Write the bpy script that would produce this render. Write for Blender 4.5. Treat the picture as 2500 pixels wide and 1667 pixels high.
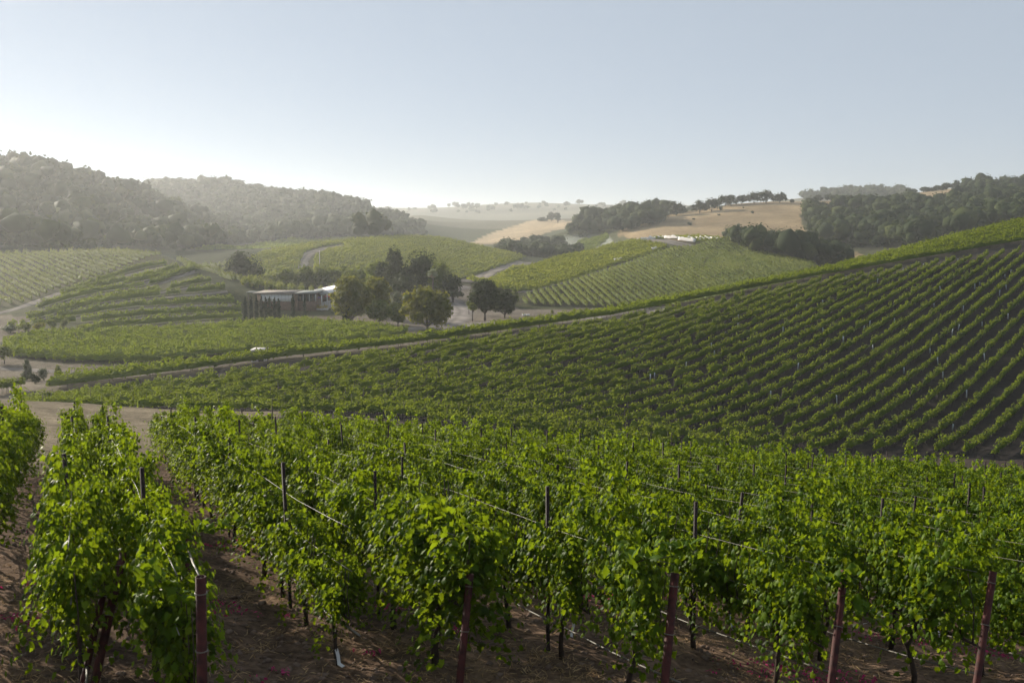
import bpy, math, random
import numpy as np
from math import sin, cos, tan, atan, atan2, pi, radians
for _o in list(bpy.data.objects): bpy.data.objects.remove(_o, do_unlink=True)
S = bpy.context.scene
COL = S.collection
RNG = np.random.default_rng(7)
random.seed(7)

# ------------------------------------------------------------------ camera, sky, sun, exposure
F, CX, CY, VH = 2430.0, 1250.0, 833.5, 560.0        # photograph's focal length and horizon, in its own pixels
TP = (CY - VH) / F
PITCH = atan(TP)
cam = bpy.data.cameras.new('camera')
cam.sensor_width = 36.0
cam.lens = 36.0 * F / 2500.0
cam.clip_start, cam.clip_end = 0.1, 20000.0
cam.dof.use_dof = True
cam.dof.focus_distance = 45.0
cam.dof.aperture_fstop = 4.5
camo = bpy.data.objects.new('camera', cam)
camo.location = (0, 0, 0)
camo.rotation_euler = (pi / 2 - PITCH, 0, 0)
COL.objects.link(camo)
S.camera = camo

SUN_AZ, SUN_EL = radians(-48.0), radians(18.5)      # azimuth from straight ahead, negative = left
world = bpy.data.worlds.new('World')
S.world = world
world.use_nodes = True
wn = world.node_tree
bg = wn.nodes['Background']
sky = wn.nodes.new('ShaderNodeTexSky')
sky.sky_type = 'NISHITA'
sky.sun_disc = False
sky.sun_elevation = SUN_EL
sky.sun_rotation = SUN_AZ
sky.altitude = 0.0
sky.air_density, sky.dust_density, sky.ozone_density = 0.66, 0.0, 1.1
hs = wn.nodes.new('ShaderNodeHueSaturation')
hs.inputs['Saturation'].default_value = 0.72
wn.links.new(sky.outputs[0], hs.inputs['Color'])
wb = wn.nodes.new('ShaderNodeVectorMath'); wb.operation = 'MULTIPLY'
wb.inputs[1].default_value = (1.0, 0.985, 1.03)
wn.links.new(hs.outputs[0], wb.inputs[0])
veil = wn.nodes.new('ShaderNodeMix'); veil.data_type = 'RGBA'      # thin even veil of high cloud over the whole sky
veil.inputs['Factor'].default_value = 0.62
veil.inputs['B'].default_value = (6.9, 7.9, 8.95, 1)
wn.links.new(wb.outputs[0], veil.inputs['A'])
wn.links.new(veil.outputs['Result'], bg.inputs[0])
bg.inputs[1].default_value = 0.05

sl = bpy.data.lights.new('sun', 'SUN')
sl.energy = 5.0
sl.angle = radians(0.6)
sl.color = (1.0, 0.90, 0.75)
sun = bpy.data.objects.new('sun', sl)
COL.objects.link(sun)
sun.rotation_euler = (pi / 2 - SUN_EL, 0, pi - SUN_AZ)
S.view_settings.view_transform = 'Standard'
S.view_settings.look = 'None'
S.view_settings.gamma = 1.0
S.view_settings.exposure = 0.78
S.view_settings.use_curve_mapping = False
HAZE_DENSITY, HAZE_G = 0.00022, 0.5
S.cycles.max_bounces = 8
S.cycles.diffuse_bounces = 3
S.cycles.glossy_bounces = 2
S.cycles.transmission_bounces = 4
S.cycles.volume_bounces = 1
S.cycles.sample_clamp_indirect = 4.0
S.cycles.use_denoising = True
S.cycles.use_light_tree = False

# ------------------------------------------------------------------ small tools
def P(u, v, y):
    "world point seen at photograph pixel (u, v) at forward distance y"
    a, b = (u - CX) / F, (CY - v) / F
    k = cos(PITCH) + b * sin(PITCH)
    return np.array([y * a / k, y, y * (b * cos(PITCH) - sin(PITCH)) / k])
def project(X, Y, Z):
    yc = Y * cos(PITCH) - Z * sin(PITCH)
    zc = Y * sin(PITCH) + Z * cos(PITCH)
    yc = np.where(yc < 0.05, 0.05, yc)
    return CX + F * X / yc, CY - F * zc / yc
def inside(px, py, poly):
    poly = np.asarray(poly, float)
    r = np.zeros(np.shape(px), bool)
    j = len(poly) - 1
    for i in range(len(poly)):
        xi, yi = poly[i]; xj, yj = poly[j]
        c = ((yi > py) != (yj > py)) & (px < (xj - xi) * (py - yi) / ((yj - yi) or 1e-9) + xi)
        r ^= c
        j = i
    return r
def vnoise(x, y, scale, seed=0):
    "smooth value noise in -1..1"
    x = np.asarray(x, float) / scale; y = np.asarray(y, float) / scale
    xi, yi = np.floor(x).astype(np.int64), np.floor(y).astype(np.int64)
    fx, fy = x - xi, y - yi
    fx, fy = fx * fx * (3 - 2 * fx), fy * fy * (3 - 2 * fy)
    def h(a, b):
        n = (a * 374761393 + b * 668265263 + seed * 1442695041) & 0xffffffff
        n = ((n ^ (n >> 13)) * 1274126177) & 0xffffffff
        return ((n ^ (n >> 16)) & 0xffff) / 32767.5 - 1
    return (h(xi, yi) * (1 - fx) + h(xi + 1, yi) * fx) * (1 - fy) + (h(xi, yi + 1) * (1 - fx) + h(xi + 1, yi + 1) * fx) * fy
def unit(V):
    return V / np.maximum(np.linalg.norm(V, axis=-1, keepdims=True), 1e-9)

class Geo:
    "gathers vertices and faces, then becomes ONE mesh"
    def __init__(s): s.V, s.Fs, s.n = [], [], 0
    def add(s, V, *Fs):
        V = np.asarray(V, np.float32).reshape(-1, 3)
        s.V.append(V)
        for f in Fs:
            f = np.asarray(f, np.int64)
            s.Fs.append(f + s.n)
        s.n += len(V)
        return s
    def mesh(s, name, mat=None, smooth=False):
        me = bpy.data.meshes.new(name)
        V = np.concatenate(s.V) if s.V else np.zeros((0, 3), np.float32)
        me.vertices.add(len(V)); me.vertices.foreach_set('co', V.ravel())
        li = np.concatenate([f.ravel() for f in s.Fs]).astype(np.int32)
        tot = np.concatenate([np.full(len(f), f.shape[1], np.int32) for f in s.Fs])
        st = np.zeros(len(tot), np.int32); st[1:] = np.cumsum(tot)[:-1]
        me.loops.add(len(li)); me.loops.foreach_set('vertex_index', li)
        me.polygons.add(len(tot)); me.polygons.foreach_set('loop_start', st)
        if smooth: me.polygons.foreach_set('use_smooth', np.ones(len(tot), bool))
        me.update(calc_edges=True)
        if mat: me.materials.append(mat)
        return me
def link(name, data, parent=None, loc=None, rz=None):
    o = bpy.data.objects.new(name, data)
    COL.objects.link(o)
    if parent: o.parent = parent
    if loc is not None: o.location = loc
    if rz is not None: o.rotation_euler = (0, 0, rz)
    return o
def tag(o, label=None, cat=None, group=None, kind=None):
    if label: o['label'] = label
    if cat: o['category'] = cat
    if group: o['group'] = group
    if kind: o['kind'] = kind
    return o
def box(g, c, s, rz=0.0):
    x, y, z = np.array(s) / 2
    V = np.array([[-x,-y,-z],[x,-y,-z],[x,y,-z],[-x,y,-z],[-x,-y,z],[x,-y,z],[x,y,z],[-x,y,z]])
    R = np.array([[cos(rz), -sin(rz), 0], [sin(rz), cos(rz), 0], [0, 0, 1]])
    g.add(V @ R.T + np.array(c), [[0,3,2,1],[4,5,6,7],[0,1,5,4],[1,2,6,5],[2,3,7,6],[3,0,4,7]])
def tube(g, pts, rad, n=6, cap=True):
    pts = np.asarray(pts, float)
    m = len(pts)
    rad = np.broadcast_to(np.asarray(rad, float), (m,))
    T = unit(np.gradient(pts, axis=0))
    ref = np.array([0, 0, 1.0]) if abs(T[:, 2]).mean() < 0.8 else np.array([1.0, 0, 0])
    A = unit(np.cross(T, ref)); B = np.cross(T, A)
    th = np.arange(n) * 2 * pi / n
    V = pts[:, None, :] + rad[:, None, None] * (np.cos(th)[None, :, None] * A[:, None, :] + np.sin(th)[None, :, None] * B[:, None, :])
    i, j = np.meshgrid(np.arange(m - 1), np.arange(n), indexing='ij')
    a = i * n + j; b = i * n + (j + 1) % n
    Fq = np.stack([a, b, b + n, a + n], -1).reshape(-1, 4)
    fs = [Fq]
    if cap: fs.append(np.stack([np.arange(n)[::-1], (m - 1) * n + np.arange(n)]))
    g.add(V.reshape(-1, 3), *fs)
def stakes(g, base, top, r):
    "many thin square stakes at once"
    base = np.asarray(base, float); top = np.asarray(top, float); N = len(base)
    off = np.array([[r, 0, 0], [0, r, 0], [-r, 0, 0], [0, -r, 0]])
    V = np.concatenate([base[:, None, :] + off, top[:, None, :] + off], 1)
    q = np.array([[0,1,5,4],[1,2,6,5],[2,3,7,6],[3,0,4,7],[4,5,6,7]])
    g.add(V.reshape(-1, 3), (np.arange(N)[:, None, None] * 8 + q[None]).reshape(-1, 4))
def cards(g, C, N, L, W, rng, tip=None):
    "leaf clumps: folded four-point blades, one per centre"
    n = len(C)
    N = unit(N)
    r = rng.normal(size=(n, 3)) if tip is None else tip + 0.35 * rng.normal(size=(n, 3))
    T = unit(r - N * (r * N).sum(-1, keepdims=True))
    B = np.cross(N, T)
    L = np.broadcast_to(L, (n,))[:, None]; W = np.broadcast_to(W, (n,))[:, None]
    fold = N * W * 0.22
    V = np.stack([C + T * L * .5 , C + B * W * .5 + fold - T * L * .08, C - T * L * .5, C - B * W * .5 + fold - T * L * .08], 1)
    k = np.arange(n)[:, None] * 4
    g.add(V.reshape(-1, 3), np.concatenate([k + np.array([[0, 1, 2]]), k + np.array([[0, 2, 3]])]))
_t = (1 + 5 ** .5) / 2
ICO_V = unit(np.array([[-1,_t,0],[1,_t,0],[-1,-_t,0],[1,-_t,0],[0,-1,_t],[0,1,_t],[0,-1,-_t],[0,1,-_t],[_t,0,-1],[_t,0,1],[-_t,0,-1],[-_t,0,1]], float))
ICO_F = np.array([[0,11,5],[0,5,1],[0,1,7],[0,7,10],[0,10,11],[1,5,9],[5,11,4],[11,10,2],[10,7,6],[7,1,8],[3,9,4],[3,4,2],[3,2,6],[3,6,8],[3,8,9],[4,9,5],[2,4,11],[6,2,10],[8,6,7],[9,8,1]])
def ico(sub):
    V, Fc = ICO_V, ICO_F
    for _ in range(sub):
        V = list(map(tuple, V)); idx = {}; out = []
        def mid(a, b):
            k = (min(a, b), max(a, b))
            if k not in idx:
                m = unit((np.array(V[a]) + np.array(V[b])) / 2); idx[k] = len(V); V.append(tuple(m))
            return idx[k]
        for a, b, c in Fc:
            x, y, z = mid(a, b), mid(b, c), mid(c, a)
            out += [[a, x, z], [b, y, x], [c, z, y], [x, y, z]]
        V, Fc = np.array(V), np.array(out)
    return V, Fc
ICO1 = ico(1)

# ------------------------------------------------------------------ materials
def newmat(name):
    m = bpy.data.materials.new(name); m.use_nodes = True
    nt = m.node_tree
    return m, nt, nt.nodes['Principled BSDF'], nt.nodes['Material Output']
def simple(name, col, rough=.8, metal=0.0, noise=0.25, scale=3.0, spec=.3, bump=0.0):
    m, nt, b, out = newmat(name)
    tc = nt.nodes.new('ShaderNodeTexCoord'); nz = nt.nodes.new('ShaderNodeTexNoise')
    nz.inputs['Scale'].default_value = scale; nz.inputs['Detail'].default_value = 5
    nt.links.new(tc.outputs['Object'], nz.inputs['Vector'])
    mr = nt.nodes.new('ShaderNodeMapRange')
    mr.inputs['To Min'].default_value = 1 - noise; mr.inputs['To Max'].default_value = 1 + noise
    mr.inputs['From Min'].default_value = .3; mr.inputs['From Max'].default_value = .7
    nt.links.new(nz.outputs['Fac'], mr.inputs['Value'])
    mx = nt.nodes.new('ShaderNodeVectorMath'); mx.operation = 'SCALE'
    mx.inputs[0].default_value = col[:3]
    nt.links.new(mr.outputs[0], mx.inputs['Scale'])
    nt.links.new(mx.outputs[0], b.inputs['Base Color'])
    b.inputs['Roughness'].default_value = rough; b.inputs['Metallic'].default_value = metal
    b.inputs['Specular IOR Level'].default_value = spec
    if bump:
        bp = nt.nodes.new('ShaderNodeBump'); bp.inputs['Strength'].default_value = bump
        nt.links.new(nz.outputs['Fac'], bp.inputs['Height']); nt.links.new(bp.outputs[0], b.inputs['Normal'])
    return m
def leafmat(name, cols, trans, tmix=.4, rough=.45, spec=.4, patch=0.0):
    "cols: dark to light leaf colours picked leaf by leaf; trans: colour of light coming through a leaf"
    m, nt, b, out = newmat(name)
    ge = nt.nodes.new('ShaderNodeNewGeometry')
    rp = nt.nodes.new('ShaderNodeValToRGB')
    el = rp.color_ramp.elements
    while len(el) < len(cols): el.new(.5)
    for i, c in enumerate(cols):
        el[i].position = i / (len(cols) - 1); el[i].color = (*c, 1)
    if patch:
        tc = nt.nodes.new('ShaderNodeTexCoord'); nz = nt.nodes.new('ShaderNodeTexNoise'); nz.inputs['Scale'].default_value = patch
        mp = nt.nodes.new('ShaderNodeMapRange'); mp.inputs['From Min'].default_value = .35; mp.inputs['From Max'].default_value = .65
        nt.links.new(tc.outputs['Object'], nz.inputs['Vector']); nt.links.new(nz.outputs['Fac'], mp.inputs['Value'])
        ad = nt.nodes.new('ShaderNodeMix'); ad.inputs['Factor'].default_value = .45
        nt.links.new(ge.outputs['Random Per Island'], ad.inputs['A']); nt.links.new(mp.outputs[0], ad.inputs['B'])
        nt.links.new(ad.outputs[0], rp.inputs[0])
    else:
        nt.links.new(ge.outputs['Random Per Island'], rp.inputs[0])
    nt.links.new(rp.outputs[0], b.inputs['Base Color'])
    b.inputs['Roughness'].default_value = rough; b.inputs['Specular IOR Level'].default_value = spec
    tr = nt.nodes.new('ShaderNodeBsdfTranslucent')
    mu = nt.nodes.new('ShaderNodeMix'); mu.data_type = 'RGBA'; mu.blend_type = 'MIX'
    mu.inputs['Factor'].default_value = .55
    sc = nt.nodes.new('ShaderNodeVectorMath'); sc.operation = 'SCALE'; sc.inputs['Scale'].default_value = 2.2
    nt.links.new(rp.outputs[0], sc.inputs[0]); nt.links.new(sc.outputs[0], mu.inputs['A'])
    mu.inputs['B'].default_value = (*trans, 1)
    nt.links.new(mu.outputs['Result'], tr.inputs['Color'])
    mix = nt.nodes.new('ShaderNodeMixShader'); mix.inputs[0].default_value = tmix
    nt.links.new(b.outputs[0], mix.inputs[1]); nt.links.new(tr.outputs[0], mix.inputs[2])
    nt.links.new(mix.outputs[0], out.inputs['Surface'])
    return m
M = {}
M['vine'] = leafmat('vine_leaf', [(.010,.024,.003), (.028,.064,.005), (.062,.12,.008), (.125,.18,.010)], (.34,.41,.004), .40, .5, .08)
M['vine_mid'] = leafmat('vine_leaf_valley', [(.018,.038,.005), (.062,.105,.011), (.135,.175,.018)], (.32,.35,.012), .37, .65, .1, .12)
M['vine_gold'] = leafmat('vine_leaf_golden', [(.05,.082,.012), (.10,.14,.018), (.165,.19,.025)], (.38,.36,.022), .38, .65, .1, .06)
M['oak'] = leafmat('oak_leaf', [(.014,.024,.009), (.028,.042,.013), (.062,.076,.02)], (.09,.105,.016), .2, .75, .06, .085)
M['maple'] = leafmat('maple_leaf', [(.024,.044,.008), (.052,.074,.011), (.12,.125,.014)], (.42,.38,.014), .38, .65, .1, .5)
M['fresh'] = leafmat('fresh_leaf', [(.034,.06,.012), (.065,.095,.016), (.11,.135,.02)], (.34,.36,.022), .37, .65, .1)
M['cypress'] = leafmat('cypress_leaf', [(.008,.018,.008), (.014,.028,.011), (.024,.04,.015)], (.03,.05,.02), .1, .75, .08)
M['olive'] = leafmat('olive_leaf', [(.06,.075,.042), (.09,.105,.058), (.12,.135,.078)], (.14,.15,.07), .25, .65, .12)
M['straw'] = leafmat('dry_straw', [(.20,.13,.06), (.30,.20,.10), (.42,.30,.16)], (.3,.2,.1), .2, .8, .2)
M['magenta'] = leafmat('magenta_weed', [(.22,.02,.07), (.36,.03,.12), (.48,.05,.18)], (.4,.03,.12), .3, .6, .2)
M['flower'] = leafmat('yellow_flower', [(.30,.22,.05), (.45,.34,.08)], (.4,.3,.05), .2, .7, .2)
M['bark'] = simple('bark', (.045,.032,.024), .9, 0, .4, 14, .2, .5)
M['barkfar'] = simple('tree_bark', (.07,.055,.045), .9, 0, .3, 2, .2)
M['rust'] = simple('rusted_red_pipe', (.045,.009,.007), .75, .0, .6, 14, .3, .35)
M['rustdark'] = simple('dark_rusted_steel', (.018,.009,.008), .75, .0, .35, 9, .3, .15)
M['hollow'] = simple('pipe_hollow', (.01,.008,.008), .9)
M['wire'] = simple('pale_wire', (.13,.115,.09), .5, .0, .2, 4, .5)
M['hose'] = simple('weathered_hose', (.13,.12,.10), .6, .0, .3, 1.3, .4)
M['white'] = simple('white_paint', (.74,.75,.76), .7, 0, .04, .7)
M['roofmetal'] = simple('pale_metal_roof', (.78,.74,.72), .5, 0, .06, .6, .5)
M['greyroof'] = simple('grey_green_roof', (.17,.18,.17), .6, 0, .12, .6)
M['roofdark'] = simple('brown_flat_roof', (.20,.175,.15), .8, 0, .15, .6)
M['brick'] = simple('brown_brick', (.16,.10,.075), .9, 0, .25, 2.5)
M['timber'] = simple('dark_timber', (.07,.055,.048), .8, 0, .25, 3)
M['glass'] = simple('window_glass', (.05,.06,.07), .12, 0, .1, 1, .6)
M['peach'] = simple('peach_plaster', (.52,.36,.26), .8, 0, .1, 1)
M['umbrella'] = simple('red_umbrella', (.42,.06,.10), .8, 0, .1, 2)
M['purple'] = simple('purple_umbrella', (.20,.12,.32), .8, 0, .1, 2)
M['concrete'] = simple('pale_concrete', (.46,.44,.41), .85, 0, .12, 1)
M['tube'] = simple('white_grow_tube', (.36,.40,.43), .6, 0, .1, 5)
M['net'] = simple('white_bird_net', (.74,.70,.66), .9, 0, .10, 1.2)
M['ribbon'] = simple('white_plastic_ribbon', (.66,.66,.66), .5, 0, .1, 8)
M['rock'] = simple('soil_clod', (.14,.10,.078), .95, 0, .45, 6, .15, .4)
M['frond'] = leafmat('palm_frond', [(.14,.17,.09), (.25,.28,.17), (.40,.40,.27)], (.2,.2,.08), .25, .5, .4)
M['deadfrond'] = simple('dry_frond', (.42,.32,.21), .9, 0, .3, 3)

# ------------------------------------------------------------------ lie of the land
# each line follows a feature of the valley: (pixel column, pixel row, metres ahead)
LINES = [
 [(100,968,117),(400,928,120),(700,888,126),(1000,850,135),(1300,805,147),(1500,778,158),(1750,730,172),(2000,682,186),(2250,641,197),(2500,600,206),(2800,552,216)],
 [(100,950,121),(400,912,125),(700,874,131),(1000,842,142),(1250,808,155),(1500,771,168),(1750,722,184),(2000,672,203),(2250,608,222),(2500,546,240),(2800,478,258)],
 [(-300,930,137),(100,924,138),(400,921,141),(700,904,147),(1000,873,163),(1250,838,185),(1500,808,214),(1750,778,240),(2000,736,268),(2250,676,295),(2500,606,322),(2800,540,340)],
 [(-300,1005,93),(30,1003,93),(300,1005,93),(600,1009,94),(900,1008,95),(1250,1018,95),(1500,1046,94),(1750,1080,93),(2000,1098,91),(2250,1112,89),(2500,1122,87),(2800,1136,85)],
 # valley floor
 [(-300,893,150),(0,893,150),(300,892,150),(600,891,151)],
 [(-300,840,180),(0,840,180),(300,836,184),(700,838,182),(1000,836,183)],
 [(-300,797,211),(0,797,211),(340,797,211),(600,793,214),(900,800,208),(1100,805,204)],
 [(700,768,239),(900,770,237),(1150,772,235),(1300,771,236),(1500,771,238)],
 [(750,746,262),(900,738,272),(1100,733,278)],
 [(650,704,345),(850,702,355),(1050,700,362),(1130,706,340)],
 # centre hill: foot, middle, crest, behind
 [(1150,727,285),(1250,744,268),(1350,751,261),(1500,753,260),(1700,752,266),(1900,735,282)],
 [(1200,692,320),(1350,700,305),(1500,703,297),(1700,706,298),(1900,700,312)],
 [(1300,660,355),(1450,652,355),(1600,655,345),(1800,660,345),(1930,668,345)],
 [(1500,618,405),(1600,606,408),(1700,609,405),(1800,622,395)],
 [(1132,684,312),(1253,660,352),(1362,633,392),(1477,606,432),(1560,590,448),(1617,585,452),(1690,585,452),(1758,588,445),(1837,605,424),(1921,631,394),(1985,652,366),(2100,690,335)],
 [(1150,664,420),(1250,655,440),(1400,640,500),(1560,622,540),(1700,622,540),(1850,640,500),(2000,668,430)],
 # middle hill
 [(640,690,390),(800,688,392),(1000,690,388),(1130,692,380)],
 [(640,655,430),(800,640,450),(1000,635,455),(1150,645,450)],
 [(560,632,450),(640,616,480),(752,598,540),(865,587,580),(977,580,600),(1061,583,600),(1140,596,580),(1252,621,552),(1289,632,530),(1340,640,520)],
 [(600,612,620),(800,598,760),(1000,592,800),(1200,612,780),(1330,622,700)],
 # slope beyond it with a pale track
 [(560,606,690),(640,592,730),(700,583,760),(800,579,800),(860,581,800)],
 # left field and its terraced shoulder
 [(-300,768,238),(0,768,238),(150,716,270),(300,661,310),(410,638,330),(440,640,335)],
 [(-300,700,290),(0,700,288),(150,672,310),(280,640,335)],
 [(-300,620,380),(0,616,380),(196,614,382),(300,617,368),(400,626,347),(440,640,345)],
 [(-300,640,470),(0,636,480),(200,634,480),(400,650,440),(520,668,400)],
 [(430,648,318),(480,656,300),(525,672,285),(560,692,268),(610,716,254)],
 [(520,690,330),(600,708,320),(680,712,315)],
 [(100,756,244),(240,722,258),(370,700,270),(470,672,284)],
 [(190,775,229),(300,752,236),(450,722,250),(560,708,256)],
 [(340,779,224),(480,764,234),(600,757,244)],
 # wooded hill on the left
 [(-300,610,420),(0,606,430),(200,606,450),(450,604,560),(600,596,800),(800,574,900)],
 [(-300,500,560),(0,505,560),(200,535,570),(350,560,640)],
 [(-300,400,690),(-100,405,700),(0,410,700),(112,432,720),(196,453,745),(342,480,800),(450,528,850),(560,570,870)],
 [(0,480,900),(196,500,950),(342,520,1000)],
 [(300,468,1350),(400,462,1320),(505,457,1300),(590,466,1290),(640,482,1250),(740,490,1200),(837,502,1150),(893,528,1100),(949,545,1060),(1005,568,1000),(1060,590,980)],
 [(450,545,980),(640,555,980),(800,555,960)],
 [(505,490,1800),(740,508,1700),(950,545,1500)],
 # far centre
 [(1090,592,900),(1150,593,900),(1250,600,860),(1300,630,620),(1360,625,640)],
 [(1149,591,1000),(1230,560,1150),(1309,538,1300),(1380,536,1280),(1463,538,1220)],
 [(1250,585,900),(1350,575,920),(1450,560,930)],
 [(1400,612,700),(1480,598,680),(1380,590,740),(1480,575,740)],
 [(950,548,1900),(1100,552,1900),(1250,545,1900),(1400,540,1900)],
 [(900,507,2900),(1000,509,2900),(1083,507,2850),(1196,499,2800),(1309,495,2800),(1400,498,2750),(1477,500,2700),(1617,501,2700),(1800,506,2700)],
 [(1000,528,1500),(1080,540,1400)],
 # golden meadow and its oaks
 [(1560,578,640),(1650,592,590),(1750,600,550),(1850,605,520),(1950,610,500),(2060,628,455)],
 [(1500,566,720),(1600,545,720),(1750,548,680),(1900,552,660),(1980,560,620)],
 [(1380,572,760),(1450,555,790),(1540,540,810),(1620,524,810),(1674,518,800),(1761,506,800),(1809,499,800),(1921,495,800),(2000,495,805),(2131,495,830)],
 [(1500,525,1100),(1700,512,1100),(1950,503,1100)],
 # wooded hill on the right
 [(2100,618,480),(2200,606,470),(2300,594,455),(2500,562,420),(2800,530,420)],
 [(2050,560,600),(2200,552,590),(2350,535,580),(2500,515,570),(2800,500,560)],
 [(2100,505,740),(2200,503,720),(2350,490,740),(2500,480,760),(2800,470,760)],
 [(2155,490,850),(2222,478,870),(2309,465,900),(2365,462,910),(2410,448,930),(2500,444,950),(2800,440,950)],
 [(2155,500,1200),(2350,480,1300),(2500,470,1300)],
 [(1960,484,1600),(2050,476,1600),(2150,474,1600),(2200,478,1600)],
]
def _pts():
    out = []
    for L in LINES:
        for (u0, v0, y0), (u1, v1, y1) in zip(L[:-1], L[1:]):
            n = max(1, int(round(abs(u1 - u0) / 90)))
            for k in range(n):
                t = k / n
                out.append(P(u0 + (u1 - u0) * t, v0 + (v1 - v0) * t, math.exp(math.log(y0) * (1 - t) + math.log(y1) * t)))
        out.append(P(*L[-1]))
    for y in (2.5, 4, 6, 9, 13, 18, 25, 33, 42, 50):           # the near field: one even slope falling away
        for s in (-.75, -.45, -.2, 0, .2, .45, .75):
            x = s * y
            out.append(np.array([x, y, -3.0 - .17 * y - .08 * x + (0.6 * (5 - y) / 5 if y < 5 else 0)]))
    for s in (-.75, -.45, -.2): out.append(np.array([s * 70, 70, -14.0 - .04 * s * 70 + .5]))
    for s in (0, .2, .45, .75): out.append(np.array([s * 68, 68, -15.6 - .05 * s * 68]))
    for a in (-58, -40, -28, -15, -5, 5, 15, 28, 40, 58):
        a = radians(a)
        for r, z in ((3500, 40), (4200, 35)): out.append(np.array([r * sin(a), r * cos(a), z]))
    for a in (-60, -45, 45, 60):
        a = radians(a)
        for r, z in ((150, -20), (300, -16), (600, -2), (1200, 15), (2200, 15)): out.append(np.array([r * sin(a), r * cos(a), z]))
    return np.array(out)
CP = _pts()
TS = 0.55
def _st(x, y):
    az = np.arctan2(x, y)
    az = np.where(np.abs(az) > 1.1, np.sign(az) * 1.1, az)
    r = np.hypot(x, y)
    return az, TS * np.log(np.maximum(r, 2.0)), r
_s, _tt, _r = _st(CP[:, 0], CP[:, 1])
_q = CP[:, 2] / _r
_K = np.sqrt((_s[:, None] - _s[None]) ** 2 + (_tt[:, None] - _tt[None]) ** 2 + 2e-4)
_n = len(CP)
_A = np.zeros((_n + 3, _n + 3)); _A[:_n, :_n] = _K + np.eye(_n) * 1e-5
_A[:_n, _n] = 1; _A[:_n, _n + 1] = _s; _A[:_n, _n + 2] = _tt
_A[_n:, :_n] = _A[:_n, _n:].T
_W = np.linalg.solve(_A, np.concatenate([_q, [0, 0, 0]]))
def _q_at(s, t):
    out = np.empty(s.shape, np.float64)
    W32, s32, t32 = _W[:_n].astype(np.float32), _s.astype(np.float32), _tt.astype(np.float32)
    for i in range(0, len(s), 20000):
        a, b = s[i:i + 20000], t[i:i + 20000]
        d = np.sqrt((a[:, None].astype(np.float32) - s32) ** 2 + (b[:, None].astype(np.float32) - t32) ** 2 + np.float32(2e-4))
        out[i:i + 20000] = d @ W32 + _W[_n] + _W[_n + 1] * a + _W[_n + 2] * b
    return out
def H(x, y):
    "height of the ground"
    x, y = np.broadcast_arrays(np.asarray(x, float), np.asarray(y, float))
    shp = x.shape
    x, y = x.ravel(), y.ravel()
    s, t, r = _st(x, y)
    q = _q_at(s, t)
    back = np.clip((np.abs(np.arctan2(x, y)) - 1.1) / (pi - 1.1), 0, 1)
    if back.any():
        q2 = _q_at(-s, t)
        w = .5 * back * back * (3 - 2 * back)
        q = q * (1 - w) + q2 * w
    z = q * np.maximum(r, 2.0)
    z = np.where(r < 2.0, -1.75 + (z + 1.75) * np.clip(r / 2.0, 0, 1), z)
    return z.reshape(shp)
def H1(x, y): return float(H(np.array([x]), np.array([y]))[0])
_YS = np.exp(np.linspace(math.log(3.0), math.log(4000), 1600))
def hit(u, v, ymin=3.0):
    "first ground point on the line of sight through a pixel of the photograph"
    d = P(u, v, 1.0)
    ys = _YS[_YS >= ymin]
    below = d[2] * ys < H(d[0] * ys, ys)
    k = int(np.argmax(below)) if below.any() else len(ys) - 1
    y0, y1 = ys[max(k - 1, 0)], ys[k]
    for _ in range(12):
        m = (y0 + y1) / 2
        if d[2] * m < H1(d[0] * m, m): y1 = m
        else: y0 = m
    return np.array([d[0] * y1, y1, H1(d[0] * y1, y1)])

# ------------------------------------------------------------------ ground sheet
def world_poly(pts): return np.array([P(*p)[:2] for p in pts])
LB = [(30,1000,93),(300,1004,93.5),(600,1008,93),(900,1005,89),(1250,1018,83),(1500,1046,82),(1750,1080,85),(2000,1098,88),(2250,1112,89),(2500,1122,87),(2750,1134,85)]
PATH = LINES[0]
CREST = LINES[1]
def offset_line(L, d):
    w = world_poly(L); t = unit(np.gradient(w, axis=0)); n = np.stack([-t[:, 1], t[:, 0]], -1)
    return w + n * d
BLOCK_A = np.concatenate([world_poly(LB), offset_line(PATH, -4.0)[::-1]])
PATH_POLY = np.concatenate([offset_line(PATH, -4.2), offset_line(PATH, 2.6)[::-1]])
FIELD = [(0,838),(100,818),(280,812),(500,802),(640,790),(760,789),(900,799),(1000,813),(985,822),(800,846),(620,862),(430,882),(300,889),(150,885),(20,873)]
CENTRE_R = [(1268,738),(1290,721),(1420,683),(1530,650),(1590,630),(1640,618),(1690,612),(1730,604),(1800,600),(1990,655),(1900,700),(1700,748),(1500,750),(1350,748)]
CENTRE_L = [(1140,692),(1260,662),(1362,634),(1477,607),(1545,596),(1600,600),(1628,612),(1570,634),(1500,655),(1400,686),(1290,715),(1200,712),(1150,705)]
CENTRE_T = [(1560,586),(1625,580),(1700,578),(1790,590),(1830,603),(1780,603),(1700,605),(1655,594),(1620,590)]
MID = [(600,624),(640,616),(752,598),(865,587),(977,580),(1061,583),(1140,596),(1252,621),(1285,634),(1180,668),(1130,682),(1000,686),(800,686),(620,684)]
LEFTF = [(-60,755),(60,742),(140,708),(300,654),(396,634),(402,626),(300,618),(196,616),(0,618),(-60,620)]
WOODS_R = [(1958,524),(2000,518),(2056,517),(2140,511),(2200,507),(2290,506),(2330,498),(2365,492),(2385,480),(2410,474),(2500,470),(2620,466),(2620,520),(2500,548),(2350,582),(2230,606),(2110,612),(2050,606),(1995,582),(1975,556),(1950,530)]
WOODS_L = [(-80,392),(0,398),(112,420),(196,442),(342,466),(505,440),(640,470),(837,488),(893,515),(949,532),(1010,556),(1040,575),(900,585),(800,580),(600,600),(450,612),(200,612),(-80,612)]
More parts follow.
